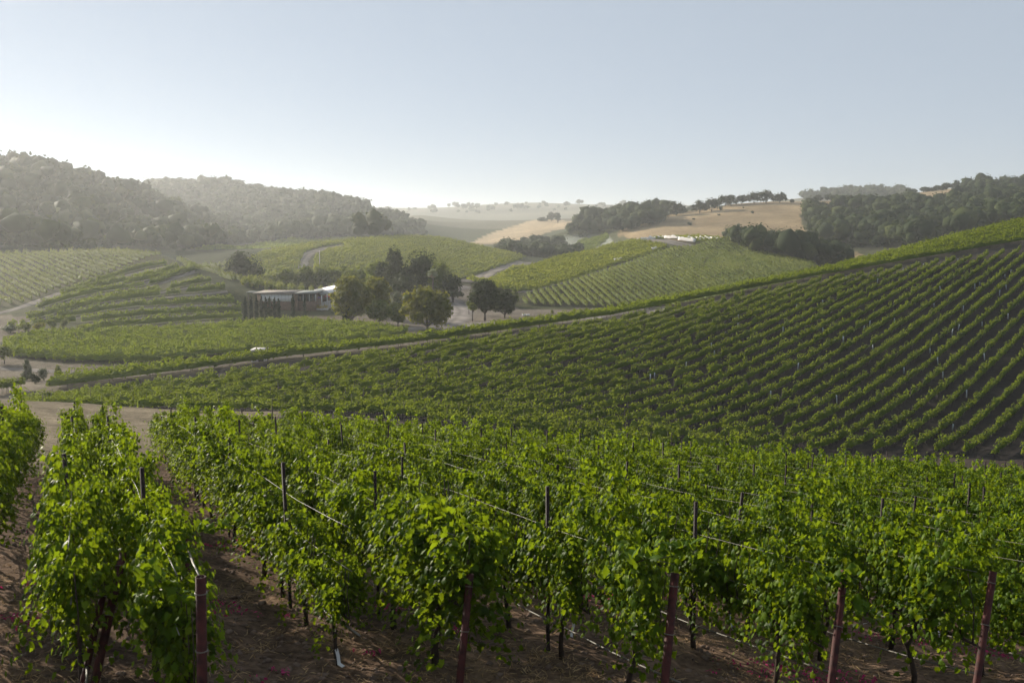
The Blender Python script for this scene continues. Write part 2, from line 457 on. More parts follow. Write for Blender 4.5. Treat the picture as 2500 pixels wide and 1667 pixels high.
MEADOW = [(1500,575),(1540,548),(1620,528),(1674,516),(1761,504),(1809,496),(1921,491),(2180,488),(2180,500),(1965,505),(1955,545),(1985,585),(2110,622),(2040,640),(1900,620),(1700,600),(1560,585)]
GOLD = [(1140,600),(1180,575),(1230,560),(1270,546),(1309,533),(1390,540),(1470,533),(1440,548),(1380,556),(1330,570),(1290,590),(1215,596)]
YARD = [(790,790),(880,770),(1000,742),(1040,700),(1120,686),(1150,700),(1150,735),(1240,745),(1280,756),(1600,752),(1620,772),(1250,800),(1000,828),(780,800)]
def build_ground():
    az = np.concatenate([np.linspace(-180, -34, 50)[:-1], np.linspace(-34, 34, 520), np.linspace(34, 180, 50)[1:-1]])
    az = np.radians(az)
    rr = np.concatenate([[0.0, .5, 1.0, 1.5], np.exp(np.linspace(math.log(2.0), math.log(4200), 360))])
    A, R = np.meshgrid(az, rr, indexing='ij')
    X, Y = R * np.sin(A), R * np.cos(A)
    Z = H(X, Y)
    rough = np.clip(1 - (R - 30) / 60, 0, 1) * np.clip(R / 3, 0, 1)
    Z = Z + rough * (.05 * vnoise(X, Y, .55, 3) + .045 * vnoise(X, Y, .22, 4) + .05 * vnoise(X, Y, 1.7, 5))
    na, nr = A.shape
    i, j = np.meshgrid(np.arange(na), np.arange(nr - 1), indexing='ij')
    i2 = (i + 1) % na
    Fq = np.stack([i * nr + j, i * nr + j + 1, i2 * nr + j + 1, i2 * nr + j], -1).reshape(-1, 4)
    Fq = Fq[:, ::-1]
    g = Geo(); g.add(np.stack([X, Y, Z], -1).reshape(-1, 3), Fq)
    x, y, z = X.ravel(), Y.ravel(), Z.ravel()
    u, v = project(x, y, z)
    w = 3.0 * vnoise(u, v, 22, 9)
    uu, vv = u + w, v + w * .35
    front = y > 2
    C = np.tile(np.array([.075, .08, .042]), (len(x), 1))
    def paint(mask, c, var=.12, sc=9.0):
        n = 1 + var * vnoise(x, y, sc, 11)
        C[mask] = (np.array(c)[None] * n[:, None])[mask]
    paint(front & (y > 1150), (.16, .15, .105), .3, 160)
    paint((y < 52) | (~front), (.118, .080, .057), .35, .9)
    straw = np.clip(vnoise(x, y, 1.1, 21) * .7 + vnoise(x, y, .35, 22) * .5 - .1, 0, 1)[:, None]
    C[:] = np.where((front & (y < 52))[:, None], C * (1 - .55 * straw) + np.array([.30, .20, .12]) * .55 * straw, C)
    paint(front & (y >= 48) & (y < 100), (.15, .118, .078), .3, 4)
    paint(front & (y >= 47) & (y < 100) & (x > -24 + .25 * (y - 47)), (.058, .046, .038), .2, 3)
    paint(front & (y >= 25) & (y < 100) & (u < 300 + (y - 25) * 10) & (x < -6), (.165, .135, .092), .3, 3)
    paint(front & (y >= 100) & (y < 235), (.135, .112, .083), .25, 8)
    paint(front & (y >= 235) & (y < 420) & (v > 600), (.068, .07, .036), .2, 12)
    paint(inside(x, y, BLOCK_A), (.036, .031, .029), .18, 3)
    paint(inside(x, y, PATH_POLY), (.058, .050, .045), .15, 3)
    near = lambda a, b: front & (y > a) & (y < b)
    paint(near(60, 400) & inside(uu, vv, YARD), (.165, .14, .112), .16, 7)
    paint(near(140, 260) & inside(u, v, FIELD), (.05, .048, .03))
    for pl in (CENTRE_R, CENTRE_L, CENTRE_T): paint(near(240, 560) & inside(u, v, pl), (.075, .066, .042), .15, 9)
    paint(near(350, 700) & inside(u, v, MID), (.07, .075, .034), .15, 14)
    paint(near(200, 480) & inside(u, v, LEFTF), (.085, .082, .042), .2, 8)
    paint(near(190, 340) & inside(uu, vv, [(60,795),(100,750),(250,700),(440,640),(500,650),(590,690),(620,760),(600,800),(300,810),(90,812)]), (.070, .072, .036), .2, 7)
    paint(near(255, 900) & inside(u, v, [(430,596),(560,606),(640,596),(640,720),(575,722),(520,690),(430,640)]), (.036, .042, .018), .2, 8)
    paint(near(400, 1400) & inside(u, v, WOODS_L), (.06, .065, .035))
    paint(near(430, 1000) & inside(uu, vv, MEADOW), (.27, .20, .115), .22, 22)
    paint(near(800, 1500) & inside(uu, vv, GOLD), (.38, .29, .18), .22, 30)
    paint(near(400, 1200) & (u > 2120) & inside(uu, vv, [(2130,500),(2222,470),(2309,452),(2380,445),(2450,440),(2620,430),(2620,470),(2400,480),(2290,492)]), (.32, .24, .14), .1, 30)
    paint(near(380, 900) & inside(u, v, WOODS_R) & ~inside(u, v, [(2130,500),(2222,470),(2309,452),(2360,448),(2330,478),(2280,492)]), (.055, .055, .035))
    paint(near(640, 760) & inside(u, v, [(1360,612),(1380,578),(1480,572),(1500,590),(1470,612)]), (.26, .27, .22))
    dry = front & (y > 430) & (C[:, 0] > .2)
    C[dry] *= (1 + .16 * vnoise(x, y * .35, 14, 41) + .12 * vnoise(x * .3, y, 9, 42))[dry, None]
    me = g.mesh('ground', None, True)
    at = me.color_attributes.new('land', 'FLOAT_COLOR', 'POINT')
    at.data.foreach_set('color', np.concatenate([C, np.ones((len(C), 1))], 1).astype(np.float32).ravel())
    m, nt, b, out = newmat('ground_cover')
    va = nt.nodes.new('ShaderNodeVertexColor'); va.layer_name = 'land'
    tc = nt.nodes.new('ShaderNodeTexCoord')
    acc = None
    for sc, amp in ((9.0, .55), (1.3, .35), (.16, .22)):
        nz = nt.nodes.new('ShaderNodeTexNoise'); nz.inputs['Scale'].default_value = sc; nz.inputs['Detail'].default_value = 6; nz.inputs['Roughness'].default_value = .65
        nt.links.new(tc.outputs['Object'], nz.inputs['Vector'])
        mr = nt.nodes.new('ShaderNodeMapRange'); mr.inputs['From Min'].default_value = .3; mr.inputs['From Max'].default_value = .7
        mr.inputs['To Min'].default_value = 1 - amp; mr.inputs['To Max'].default_value = 1 + amp
        nt.links.new(nz.outputs['Fac'], mr.inputs['Value'])
        if acc is None: acc = mr.outputs[0]; h = nz.outputs['Fac']
        else:
            mu = nt.nodes.new('ShaderNodeMath'); mu.operation = 'MULTIPLY'
            nt.links.new(acc, mu.inputs[0]); nt.links.new(mr.outputs[0], mu.inputs[1]); acc = mu.outputs[0]
    vs = nt.nodes.new('ShaderNodeVectorMath'); vs.operation = 'SCALE'
    nt.links.new(va.outputs['Color'], vs.inputs[0]); nt.links.new(acc, vs.inputs['Scale'])
    nt.links.new(vs.outputs[0], b.inputs['Base Color'])
    b.inputs['Roughness'].default_value = .95; b.inputs['Specular IOR Level'].default_value = .02
    bp = nt.nodes.new('ShaderNodeBump'); bp.inputs['Strength'].default_value = .5; bp.inputs['Distance'].default_value = .08
    nt.links.new(h, bp.inputs['Height']); nt.links.new(bp.outputs[0], b.inputs['Normal'])
    me.materials.append(m)
    tag(link('ground', me), kind='structure')
build_ground()

# ------------------------------------------------------------------ roads and tracks
M['road'] = simple('dusty_road', (.225, .20, .18), .95, 0, .18, .45, .03)
M['track'] = simple('dirt_track', (.18, .16, .14), .95, 0, .2, .5, .03)
def road(name, px, width, mat, lift=.10, ymin=60):
    w = np.array([hit(u, v, ymin)[:2] if len(p) == 2 else P(u, v, p[2])[:2] for p in px for u, v in [p[:2]]])
    d = np.concatenate([[0], np.cumsum(np.linalg.norm(np.diff(w, axis=0), axis=1))])
    s = np.linspace(0, d[-1], max(4, int(d[-1] / 2.0)))
    c = np.stack([np.interp(s, d, w[:, 0]), np.interp(s, d, w[:, 1])], -1)
    for _ in range(6):
        c[1:-1] = (c[:-2] + 2 * c[1:-1] + c[2:]) / 4
    t = unit(np.gradient(c, axis=0)); n = np.stack([-t[:, 1], t[:, 0]], -1)
    k = 7
    o = np.linspace(-.5, .5, k)
    wob = 1 + .12 * vnoise(s, s * 0, 9, 5) + .12 * vnoise(s, s * 0, 3.1, 6)
    XY = c[:, None, :] + n[:, None, :] * (o[None, :, None] * width * wob[:, None, None])
    Z = H(XY[..., 0], XY[..., 1]) + lift - .12 * (np.abs(o) * 2)[None] ** 6
    m = len(s)
    i, j = np.meshgrid(np.arange(m - 1), np.arange(k - 1), indexing='ij')
    a = i * k + j
    g = Geo(); g.add(np.concatenate([XY, Z[..., None]], -1).reshape(-1, 3), np.stack([a, a + k, a + k + 1, a + 1], -1).reshape(-1, 4))
    me = g.mesh(name, mat, True)
    rut = np.array([.72, .95, 1.16, .74, 1.16, .95, .72])[None, :] * (1 + .18 * vnoise(s, s * 0, 4.0, 8))[:, None] * (1 + .12 * RNG.normal(size=(m, k)))
    ca = me.color_attributes.new('rut', 'FLOAT_COLOR', 'POINT')
    ca.data.foreach_set('color', np.repeat(rut.reshape(-1, 1), 4, 1).astype(np.float32).ravel())
    return tag(link(name, me), kind='structure')
for _m in (M['road'], M['track']):                       # pale wheel ruts, darker weedy middle and verges
    nt = _m.node_tree; b = nt.nodes['Principled BSDF']; src = b.inputs['Base Color'].links[0].from_socket
    va = nt.nodes.new('ShaderNodeVertexColor'); va.layer_name = 'rut'
    mm = nt.nodes.new('ShaderNodeVectorMath'); mm.operation = 'MULTIPLY'
    nt.links.new(src, mm.inputs[0]); nt.links.new(va.outputs['Color'], mm.inputs[1]); nt.links.new(mm.outputs[0], b.inputs['Base Color'])
road('road', [(760,796),(860,800),(960,806),(1090,800),(1180,790),(1300,780),(1450,770),(1620,762)], 6.0, M['road'])
road('road', [(1085,800),(1110,780),(1125,762),(1110,745),(1085,728),(1090,712),(1125,698)], 7.0, M['road'], .14)
road('road', [(560,874),(700,856),(860,838),(1000,822),(1090,806)], 4.0, M['road'], .12)
road('dirt_track', [(-40,772),(60,748),(150,714),(230,688),(310,660),(400,639)], 3.4, M['track'])
road('dirt_track', [(-60,896),(60,903),(150,909),(230,911),(330,905)], 2.6, M['track'])
road('dirt_track', [(728,664),(735,642),(748,622),(790,608),(840,600)], 6.0, M['track'], .25)
road('dirt_track', [(1125,690),(1180,672),(1230,655),(1285,641)], 10.0, M['track'], .25)
road('dirt_track', [(1272,716),(1330,700),(1420,677),(1530,645),(1600,624),(1640,612),(1660,606)], 4.5, M['track'], .2)
road('dirt_track', [(1570,589,452),(1610,593,436),(1650,600,420),(1690,607,412)], 8.0, M['track'], .2)
road('dirt_track', [(560,603,700),(640,589,735),(700,581,762),(800,577,800)], 6.0, M['track'], .5)

TERR = [[(151,722),(230,692),(309,666),(407,646)],[(191,716),(280,692),(365,677),(438,655)],[(303,694),(390,678),(463,666),(505,652)],
 [(93,753),(170,730),(247,713),(373,694),(477,660)],[(135,761),(210,743),(281,727),(421,705),(519,688)],[(67,781),(150,760),(233,742),(370,725),(555,706)],
 [(140,775),(281,755),(421,744),(575,740)],[(200,788),(337,772),(470,765),(590,760)],[(230,803),(393,790),(589,778)],[(20,800),(90,792),(190,786)]]
for L in TERR[:9]: road('terrace_path', [(u, v + 5.5) for u, v in L], 2.0, M['track'], .12, 190)

# ------------------------------------------------------------------ far vineyards, row by row
def rows_in(poly, az, spacing, step=.5, jit=.0, px=None, yr=None):
    "straight rows of a compass direction clipped to a block; returns a list of (n, 2) arrays"
    poly = np.asarray(poly)
    az = radians(az); d = np.array([sin(az), cos(az)]); n = np.array([cos(az), -sin(az)])
    c = poly @ n; t = poly @ d
    out = []
    for k in np.arange(c.min() + spacing / 2, c.max(), spacing):
        s = np.arange(t.min(), t.max(), step)
        q = n[None] * k + d[None] * s[:, None]
        m = inside(q[:, 0], q[:, 1], poly)
        if m.sum() * step > 4:
            idx = np.flatnonzero(m)
            for run in np.split(idx, np.flatnonzero(np.diff(idx) > 1) + 1):
                if len(run) * step > 4: out.append(q[run])
    return out
def row_geo(rows, g, gs, dens, card, h0, h1, w, plant=1.6, gap=.03, stake=4.8, ragged=.25, rng=RNG, lump=1.1, core=.62):
    "leaf clumps (g) and stakes (gs) along rows of world points"
    for q in rows:
        d = np.concatenate([[0], np.cumsum(np.linalg.norm(np.diff(q, axis=0), axis=1))])
        L = d[-1]; n = int(L * dens)
        if n < 3: continue
        s = rng.uniform(0, L, n)
        sw = np.clip(s + .42 * plant * vnoise(s, s * 0 + q[0, 0] * 3, plant * 1.7, 5), 0, L)
        pi_ = (sw / plant).astype(int)
        npl = pi_.max() + 2
        ph = 1 + ragged * rng.normal(size=npl); miss = rng.random(npl) < gap
        keep = ~miss[pi_]; s, pi_ = s[keep], pi_[keep]; n = len(s)
        if n < 3: continue
        x = np.interp(s, d, q[:, 0]); y = np.interp(s, d, q[:, 1])
        tx = np.gradient(q[:, 0]); ty = np.gradient(q[:, 1])
        T = unit(np.stack([np.interp(s, d, tx), np.interp(s, d, ty)], -1)); Nn = np.stack([-T[:, 1], T[:, 0]], -1)
        frac = (sw[keep] / plant) % 1 - .5
        bulge = 1 - lump * frac ** 2 * rng.uniform(.2, 1.6, npl)[pi_]
        hh = np.clip(ph[pi_], .55, 1.5) * bulge
        k = rng.random(n) ** .8
        z = h0 + (h1 * hh - h0) * k
        off = rng.normal(size=n) * w * (.65 + .35 * np.sin(k * pi)) 
        off = np.clip(off, -1.5 * w, 1.5 * w) * (.35 + .65 * np.clip(bulge, 0, 1))
        x = x + Nn[:, 0] * off; y = y + Nn[:, 1] * off
        if core:  # solid heart added inside the row to block sun, darkening its unlit side
            m = max(3, int(L / (plant / 2))); sc = np.linspace(0, L, m)
            cp = np.minimum((sc / plant).astype(int), npl - 1)
            hc = h0 + (h1 * np.clip(ph[cp], .55, 1.5) * rng.uniform(.55, .78, m) - h0) * np.where(miss[cp], .15, 1)
            cx, cy = np.interp(sc, d, q[:, 0]), np.interp(sc, d, q[:, 1]); cz = H(cx, cy)
            ct = unit(np.stack([np.gradient(cx), np.gradient(cy)], -1)); cn = np.stack([-ct[:, 1], ct[:, 0]], -1)
            wc = w * core * rng.uniform(.75, 1.2, m)
            pr = [(-1, np.full(m, h0 + .08)), (-.9, h0 + (hc - h0) * .7), (0, hc), (.9, h0 + (hc - h0) * .7), (1, np.full(m, h0 + .08))]
            V = np.stack([np.stack([cx + cn[:, 0] * a * wc, cy + cn[:, 1] * a * wc, cz + b], -1) for a, b in pr], 1)
            ii, jj = np.meshgrid(np.arange(m - 1), np.arange(4), indexing='ij'); a0 = ii * 5 + jj
            g.add(V.reshape(-1, 3), np.stack([a0, a0 + 5, a0 + 6, a0 + 1], -1).reshape(-1, 4))
        spike = rng.random(n) < .05
        z = z + spike * rng.uniform(.05, .45, n)
        C = np.stack([x, y, H(x, y) + z], -1)
        side = np.sign(off) * (.4 + np.abs(off) / w)
        N = np.stack([Nn[:, 0] * side, Nn[:, 1] * side, .25 + 1.3 * k ** 2], -1) + .42 * rng.normal(size=(n, 3))
        sz = card * rng.uniform(.6, 1.35, n)
        cards(g, C, N, sz, sz * rng.uniform(.65, .95, n), rng)
        if gs is not None:
            for sp, hgt, rad in ((plant, h0 + .35, .03), (stake, h1 + .12, .028)):
                ss = np.arange(sp / 2, L, sp)
                if len(ss) == 0 or (sp == plant and np.hypot(*q.mean(0)) > 175): continue
                bx, by = np.interp(ss, d, q[:, 0]), np.interp(ss, d, q[:, 1])
                bz = H(bx, by)
                ln = rng.normal(size=(len(ss), 2)) * .03
                stakes(gs, np.stack([bx, by, bz - .1], -1), np.stack([bx + ln[:, 0], by + ln[:, 1], bz + hgt * rng.uniform(.92, 1.08, len(ss))], -1), rad)
def vine_row_things(rows, mat, label, group, dens, card, h0, h1, w, fade=None, **k):
    for qi, q in enumerate(rows):
        dist = float(np.linalg.norm(q.mean(0)))
        f = 1.0 if fade is None else min(1.0, max(.35, fade / dist))
        g, gs = Geo(), Geo()
        row_geo([q], g, gs, dens * f, card / f ** .45, h0, h1, w, **k)
        if not g.V: continue
        o = link('vine_row', g.mesh('vine_row', mat))
        tag(o, label(qi) if callable(label) else label, 'vine row', group)
        if gs.V: tag(link('stake', gs.mesh('stake', M['rustdark']), o), kind='stuff')
def vineyard(label_name, rows, mat, dens, card, h0, h1, w, **k):
    g, gs = Geo(), Geo()
    row_geo(rows, g, gs, dens, card, h0, h1, w, **k)
    o = tag(link(label_name, g.mesh(label_name, mat)), kind='stuff')
    if gs.V: tag(link('stake', gs.mesh('stake', M['rustdark']), o), kind='stuff')
    return o
ORD = ['first','second','third','fourth','fifth','sixth','seventh','eighth','ninth','tenth','eleventh','twelfth','thirteenth','fourteenth','fifteenth','sixteenth','seventeenth','eighteenth','nineteenth']
_TENS = {20: 'twent', 30: 'thirt', 40: 'fort', 50: 'fift', 60: 'sixt', 70: 'sevent'}
def ordinal(i):
    "0 -> first"
    i += 1
    if i < 20: return ORD[i - 1]
    t, r = i // 10 * 10, i % 10
    return _TENS[t] + ('ieth' if r == 0 else 'y-' + ORD[r - 1])
# the big slope: rows climb from the draw to the path
A_ROWS = rows_in(BLOCK_A, 37.5, 2.2)
def _bottom_u(q): return float(project(*[np.array(t) for t in (q[0, 0], q[0, 1], H1(*q[0]))])[0])
A_ROWS = sorted([q for q in A_ROWS if _bottom_u(q) < 2560], key=lambda q: -_bottom_u(q))
vine_row_things(A_ROWS, M['vine_mid'], lambda i: ordinal(i) + ' vine row from the right edge on the large slope across the draw', 'vine rows on the near slope', 82, .178, .42, 1.36, .165, fade=105, gap=.02, ragged=.18, lump=1.5, plant=1.45)
# rows along the crest above the path
def band_rows():
    out = []
    w0 = world_poly(PATH); w1 = world_poly(CREST)
    for k in range(16):
        off = 3.0 + 2.3 * k
        q = offset_line(PATH, off)
        d = np.concatenate([[0], np.cumsum(np.linalg.norm(np.diff(q, axis=0), axis=1))])
        s = np.arange(0, d[-1], .6)
        q = np.stack([np.interp(s, d, q[:, 0]), np.interp(s, d, q[:, 1])], -1)
        for _ in range(8): q[1:-1] = (q[:-2] + 2 * q[1:-1] + q[2:]) / 4
        az = np.arctan2(q[:, 0], q[:, 1])
        rmax = np.interp(az, np.arctan2(w1[:, 0], w1[:, 1]), np.hypot(w1[:, 0], w1[:, 1]))
        m = np.hypot(q[:, 0], q[:, 1]) < rmax + 3.5
        if m.sum() > 10: out.append(q[m])
    return out
vine_row_things(band_rows(), M['vine_mid'], lambda i: ordinal(i) + ' vine row counted upward from the bare track along the ridge crest', 'vine rows along the ridge crest', 58, .265, .45, 1.8, .36, fade=150, gap=0, ragged=.10)
# flat field beside the winery road
vineyard('valley_vineyard', rows_in(np.array([hit(u, v, 100)[:2] for u, v in FIELD]), 63, 1.7), M['vine_mid'], 38, .285, .3, 1.6, .38, gap=0, ragged=.2, lump=1.8)
# terraced shoulder
def terrace_rows():
    out = []
    for L in sorted(TERR, key=lambda L: L[0][1] + L[-1][1]):
        p = np.array([hit(u, v, 190)[:2] for u, v in L])
        d = np.concatenate([[0], np.cumsum(np.linalg.norm(np.diff(p, axis=0), axis=1))])
        s = np.arange(0, d[-1], .6)
        q = np.stack([np.interp(s, d, p[:, 0]), np.interp(s, d, p[:, 1])], -1)
        for _ in range(10): q[1:-1] = (q[:-2] + 2 * q[1:-1] + q[2:]) / 4
        out.append(q)
    return out
vine_row_things(terrace_rows(), M['vine_mid'], lambda i: ordinal(i) + ' contour row of the terraced left knoll, counted from its top', 'vine rows on the terraced knoll', 42, .38, .2, 1.9, .55, gap=.02, ragged=.15)
def dir_px(a, b, ymin):
    p, q = hit(*a, ymin), hit(*b, ymin)
    return math.degrees(atan2(q[0] - p[0], q[1] - p[1]))
LEFT_W = np.array([hit(u, min(v, 9999), 180)[:2] if v > 640 else P(u, v, 372 if u < 330 else 345)[:2] for u, v in LEFTF])
vine_row_things(rows_in(LEFT_W, dir_px((0, 669), (93, 719), 200), 2.7), M['vine_gold'], lambda i: ordinal(i) + ' pale vine row slanting down the hazy field at far left', 'vine rows in the left field', 19, .38, .35, 1.75, .36, gap=.05, ragged=.2)
# centre hill
def cw(poly, ys): return np.array([P(u, v, y)[:2] for (u, v), y in zip(poly, ys)])
CR = cw([(1262,741),(1290,719),(1420,682),(1530,648),(1600,628),(1650,616)], [266,288,320,358,392,405])
CR = np.concatenate([CR, cw([(1700,610),(1760,604),(1840,600),(1925,625),(1992,650)], [412,440,430,400,372]), cw([(1960,690),(1800,748),(1500,750),(1350,748)], [330,268,261.5,263])])
AZC = dir_px((1420, 673), (1505, 743), 240)
vine_row_things(rows_in(CR, AZC, 2.2), M['vine_gold'], lambda i: ordinal(i) + ' vine row from the left running straight down the rounded centre hill', 'vine rows on the centre hill', 17, .40, .35, 1.7, .38, fade=300, gap=.03, ragged=.18)
CLW = np.array([hit(u, v, 245)[:2] for u, v in [(1268,722),(1200,716),(1150,707),(1138,696),(1200,680),(1290,668),(1400,690),(1420,676),(1530,642),(1628,611)][:7]])
CLW = np.concatenate([cw([(1285,712),(1150,705),(1136,692),(1253,665),(1362,637),(1477,610),(1548,595)], [292,308,316,356,396,436,444]), cw([(1585,600),(1632,609),(1575,630),(1500,652),(1400,684)], [425,408,384,357,317])])
vine_row_things(rows_in(CLW, AZC + 62, 2.6), M['vine_gold'], lambda i: ordinal(i) + ' golden vine row along the upper left flank of the centre hill', 'vine rows on the upper left flank', 14, .52, .3, 1.7, .5, gap=.02, ragged=.15)
CTW = cw([(1562,587),(1625,581),(1700,580),(1790,590),(1830,602),(1785,604),(1700,606),(1655,597),(1622,591)], [452,462,462,452,436,428,420,438,446])
vineyard('hilltop_vineyard', rows_in(CTW, 70, 2.4), M['vine_gold'], 12, .5, .3, 1.6, .45)
# middle hill beyond the winery
MIDW = cw([(598,640),(640,619),(752,601),(865,590),(977,583),(1061,586),(1140,599),(1252,624),(1283,636)], [440,476,538,578,600,600,580,552,532])
MIDW = np.concatenate([MIDW, np.array([hit(u, v, 330)[:2] for u, v in [(1190,664),(1140,680),(1000,690),(800,690),(610,690)]])])
MID_HOLE = [(724,668),(735,640),(742,618),(785,603),(840,597),(842,603),(795,613),(770,625),(765,668)]
def minus(rows, hole):
    out = []
    for q in rows:
        u, v = project(q[:, 0], q[:, 1], H(q[:, 0], q[:, 1]))
        idx = np.flatnonzero(~inside(u, v, hole))
        for run in np.split(idx, np.flatnonzero(np.diff(idx) > 1) + 1):
            if len(run) > 6: out.append(q[run])
    return out
vineyard('hill_vineyard', minus(rows_in(MIDW, 20, 2.9, 1.0), MID_HOLE), M['vine_gold'], 7.5, .72, .3, 1.7, .5, gap=.03)
BACKW = np.array([hit(u, v, 240)[:2] for u, v in [(590,706),(600,688),(700,690),(850,694),(850,712),(700,714)]])
vineyard('winery_vineyard', rows_in(BACKW, -10, 2.8, .7), M['vine_gold'], 16, .45, .3, 2.2, .4)
SMALLW = cw([(1392,606),(1410,582),(1478,576),(1488,590),(1440,612)], [690,735,740,700,670])
vineyard('hollow_vineyard', rows_in(SMALLW, 60, 4.2, 1.0), M['vine_mid'], 8, .8, .3, 1.8, .5)
FARW = cw([(450,616),(500,608),(570,604),(640,594),(700,586),(800,582),(870,584),(752,600),(640,618),(560,634),(480,640)], [600,650,690,728,755,790,800,700,640,560,520])
vineyard('far_vineyard', rows_in(FARW, 50, 3.2, 1.5), M['vine_mid'], 4, 1.1, .3, 1.8, .6)

KNOLLB = cw([(430,634),(480,622),(560,630),(610,655),(612,690),(585,700),(560,690),(520,672),(470,655)], [350,420,440,425,400,285,272,290,305])
vineyard('knoll_vineyard', rows_in(KNOLLB, -35, 2.8, .8), M['vine_gold'], 20, .42, .25, 1.7, .4)

# ------------------------------------------------------------------ trees
def lobe_cards(g, lobes, n, card, rng, inner=.62, core=.78, jitter=.5, low=False):
    "leaf clumps over a set of overlapping lobes, with a rough dark heart so that the crown is not hollow"
    lob = np.array([np.concatenate([c, r]) for c, r in lobes])
    w = (lob[:, 3] * lob[:, 5]); k = rng.choice(len(lob), n, p=w / w.sum())
    D = unit(rng.normal(size=(n, 3)))
    rad = inner + (1.08 - inner) * rng.random(n) ** .5
    bump = 1 + .16 * np.sin(D[:, 0] * 7 + k) * np.sin(D[:, 1] * 6 + k * 2) * np.cos(D[:, 2] * 8)
    C = lob[k, :3] + D * lob[k, 3:] * (rad * bump)[:, None]
    N = D + np.array([0, 0, .35]) + jitter * rng.normal(size=(n, 3))
    sz = card * rng.uniform(.55, 1.4, n)
    cards(g, C, N, sz, sz * rng.uniform(.6, .95, n), rng)
    if core:
        V, Fc = (ICO_V, ICO_F) if low else ICO1
        for c, r in lobes:
            j = 1 + .18 * rng.normal(size=(len(V), 1))
            g.add(np.array(c) + V * j * np.array(r) * core, Fc)
def tree(name, label, base, h, w, kind, mat, cat='tree', group=None, n=900, card=.42, seed=0, clear=.18, lean=0.0):
    rng = np.random.default_rng(seed + 100)
    root = link(name, None, loc=base)
    tag(root, label, cat, group)
    tr, cr = Geo(), Geo()
    lobes = []
    if kind == 'round':                    # broad egg-shaped crown of many lobes
        cz, rz = h * (clear + (1 - clear) / 2), h * (1 - clear) / 2
        for i in range(34):
            a = i * 2.4 + rng.uniform(-.4, .4); t = -.88 + 1.76 * (i + rng.random()) / 34; e = math.sqrt(max(.05, 1 - t * t)) * rng.uniform(.55, .98)
            taper = 1.0 - .25 * max(t, 0)
            r = w * rng.uniform(.10, .17)
            lobes.append((np.array([cos(a) * e * w / 2 * taper, sin(a) * e * w / 2 * taper, cz + t * rz * .82]), np.array([r, r, r * rng.uniform(.8, 1.1)])))
        lobes.append((np.array([0, 0, cz]), np.array([w * .38, w * .38, rz * .85])))
    elif kind == 'oak':                    # wide, flat-bottomed and lumpy
        for i in range(26):
            a = i * 2.4 + rng.uniform(-.5, .5); e = math.sqrt(rng.random()) * .42 * w
            top = 1 - .55 * (e / (.45 * w)) ** 2
            z = h * (clear + .12 + (.86 - clear - .12) * top * rng.uniform(.15, 1))
            r = w * rng.uniform(.11, .17)
            lobes.append((np.array([cos(a) * e, sin(a) * e, z]), np.array([r, r, min(r * .85, h * .26)])))
        lobes.append((np.array([0, 0, h * .55]), np.array([w * .40, w * .40, h * .34])))
    elif kind == 'cone':                   # tall and narrow-shouldered
        for i in range(18):
            t = (i + .5) / 18; z = h * (clear * .5 + (1 - clear * .5) * t); rr = w / 2 * min(1, 1.9 * (1 - t)) ** .7 * rng.uniform(.6, 1)
            a = rng.uniform(0, 2 * pi); r = w * rng.uniform(.2, .27) * (1 - .35 * t)
            lobes.append((np.array([cos(a) * rr * .6, sin(a) * rr * .6, z * .96]), np.array([r, r, r * 1.2])))
        lobes.append((np.array([0, 0, h * .45]), np.array([w * .3, w * .3, h * .42])))
    elif kind == 'column':                 # cypress
        for i in range(12):
            t = (i + .5) / 12; rr = w / 2 * min(1, 3.2 * (1 - t)) ** .6 * min(1, .75 + 2 * t)
            lobes.append((np.array([rng.normal() * .05, rng.normal() * .05, h * (.02 + .96 * t)]), np.array([rr, rr, h * .075])))
    elif kind == 'shrub':
        for i in range(9):
            a = rng.uniform(0, 2 * pi); e = rng.random() * .33 * w; r = w * rng.uniform(.2, .3)
            lobes.append((np.array([cos(a) * e, sin(a) * e, h * rng.uniform(.3, .72)]), np.array([r, r, h * .3])))
    if lean:
        lobes = [(c + np.array([lean * c[2], 0, 0]), r) for c, r in lobes]
    lobe_cards(cr, lobes, int(n * 1.3), card, rng, core=.85 if kind == 'column' else .58)
    bark = M['barkfar']
    tr_h = h * (clear + .25)
    th = max(.05, h * .022)
    pts = np.array([[0, 0, -.2], [rng.normal() * .05, rng.normal() * .05, tr_h * .3], [lean * tr_h * .6, rng.normal() * .1, tr_h * .65], [lean * tr_h, 0, tr_h]])
    tube(tr, pts, [th * 1.35, th, th * .8, th * .5], 8)
    if kind in ('round', 'oak'):
        for i in range(6):
            c = lobes[i][0]
            tube(tr, np.array([[0, 0, h * clear * .8], c * .5 + np.array([0, 0, h * clear * .5]), c]), [th * .6, th * .4, th * .15], 5)
    link('trunk', tr.mesh('trunk', bark, True), root)
    tag(link('crown', cr.mesh('crown', mat), root), kind='stuff')
    return root
def ht(px, y): return px * y / F
def plant(u, v, hpx, wpx, kind, mat, name, label, cat='tree', group=None, ymin=100, y=None, **k):
    b = hit(u, v, ymin) if y is None else P(u, v, y)
    if y is not None: b[2] = H1(b[0], b[1])
    d = b[1]
    return tree(name, label, b, ht(hpx, d), ht(wpx, d), kind, mat, cat, group, seed=int(u * 7 + v), **k)

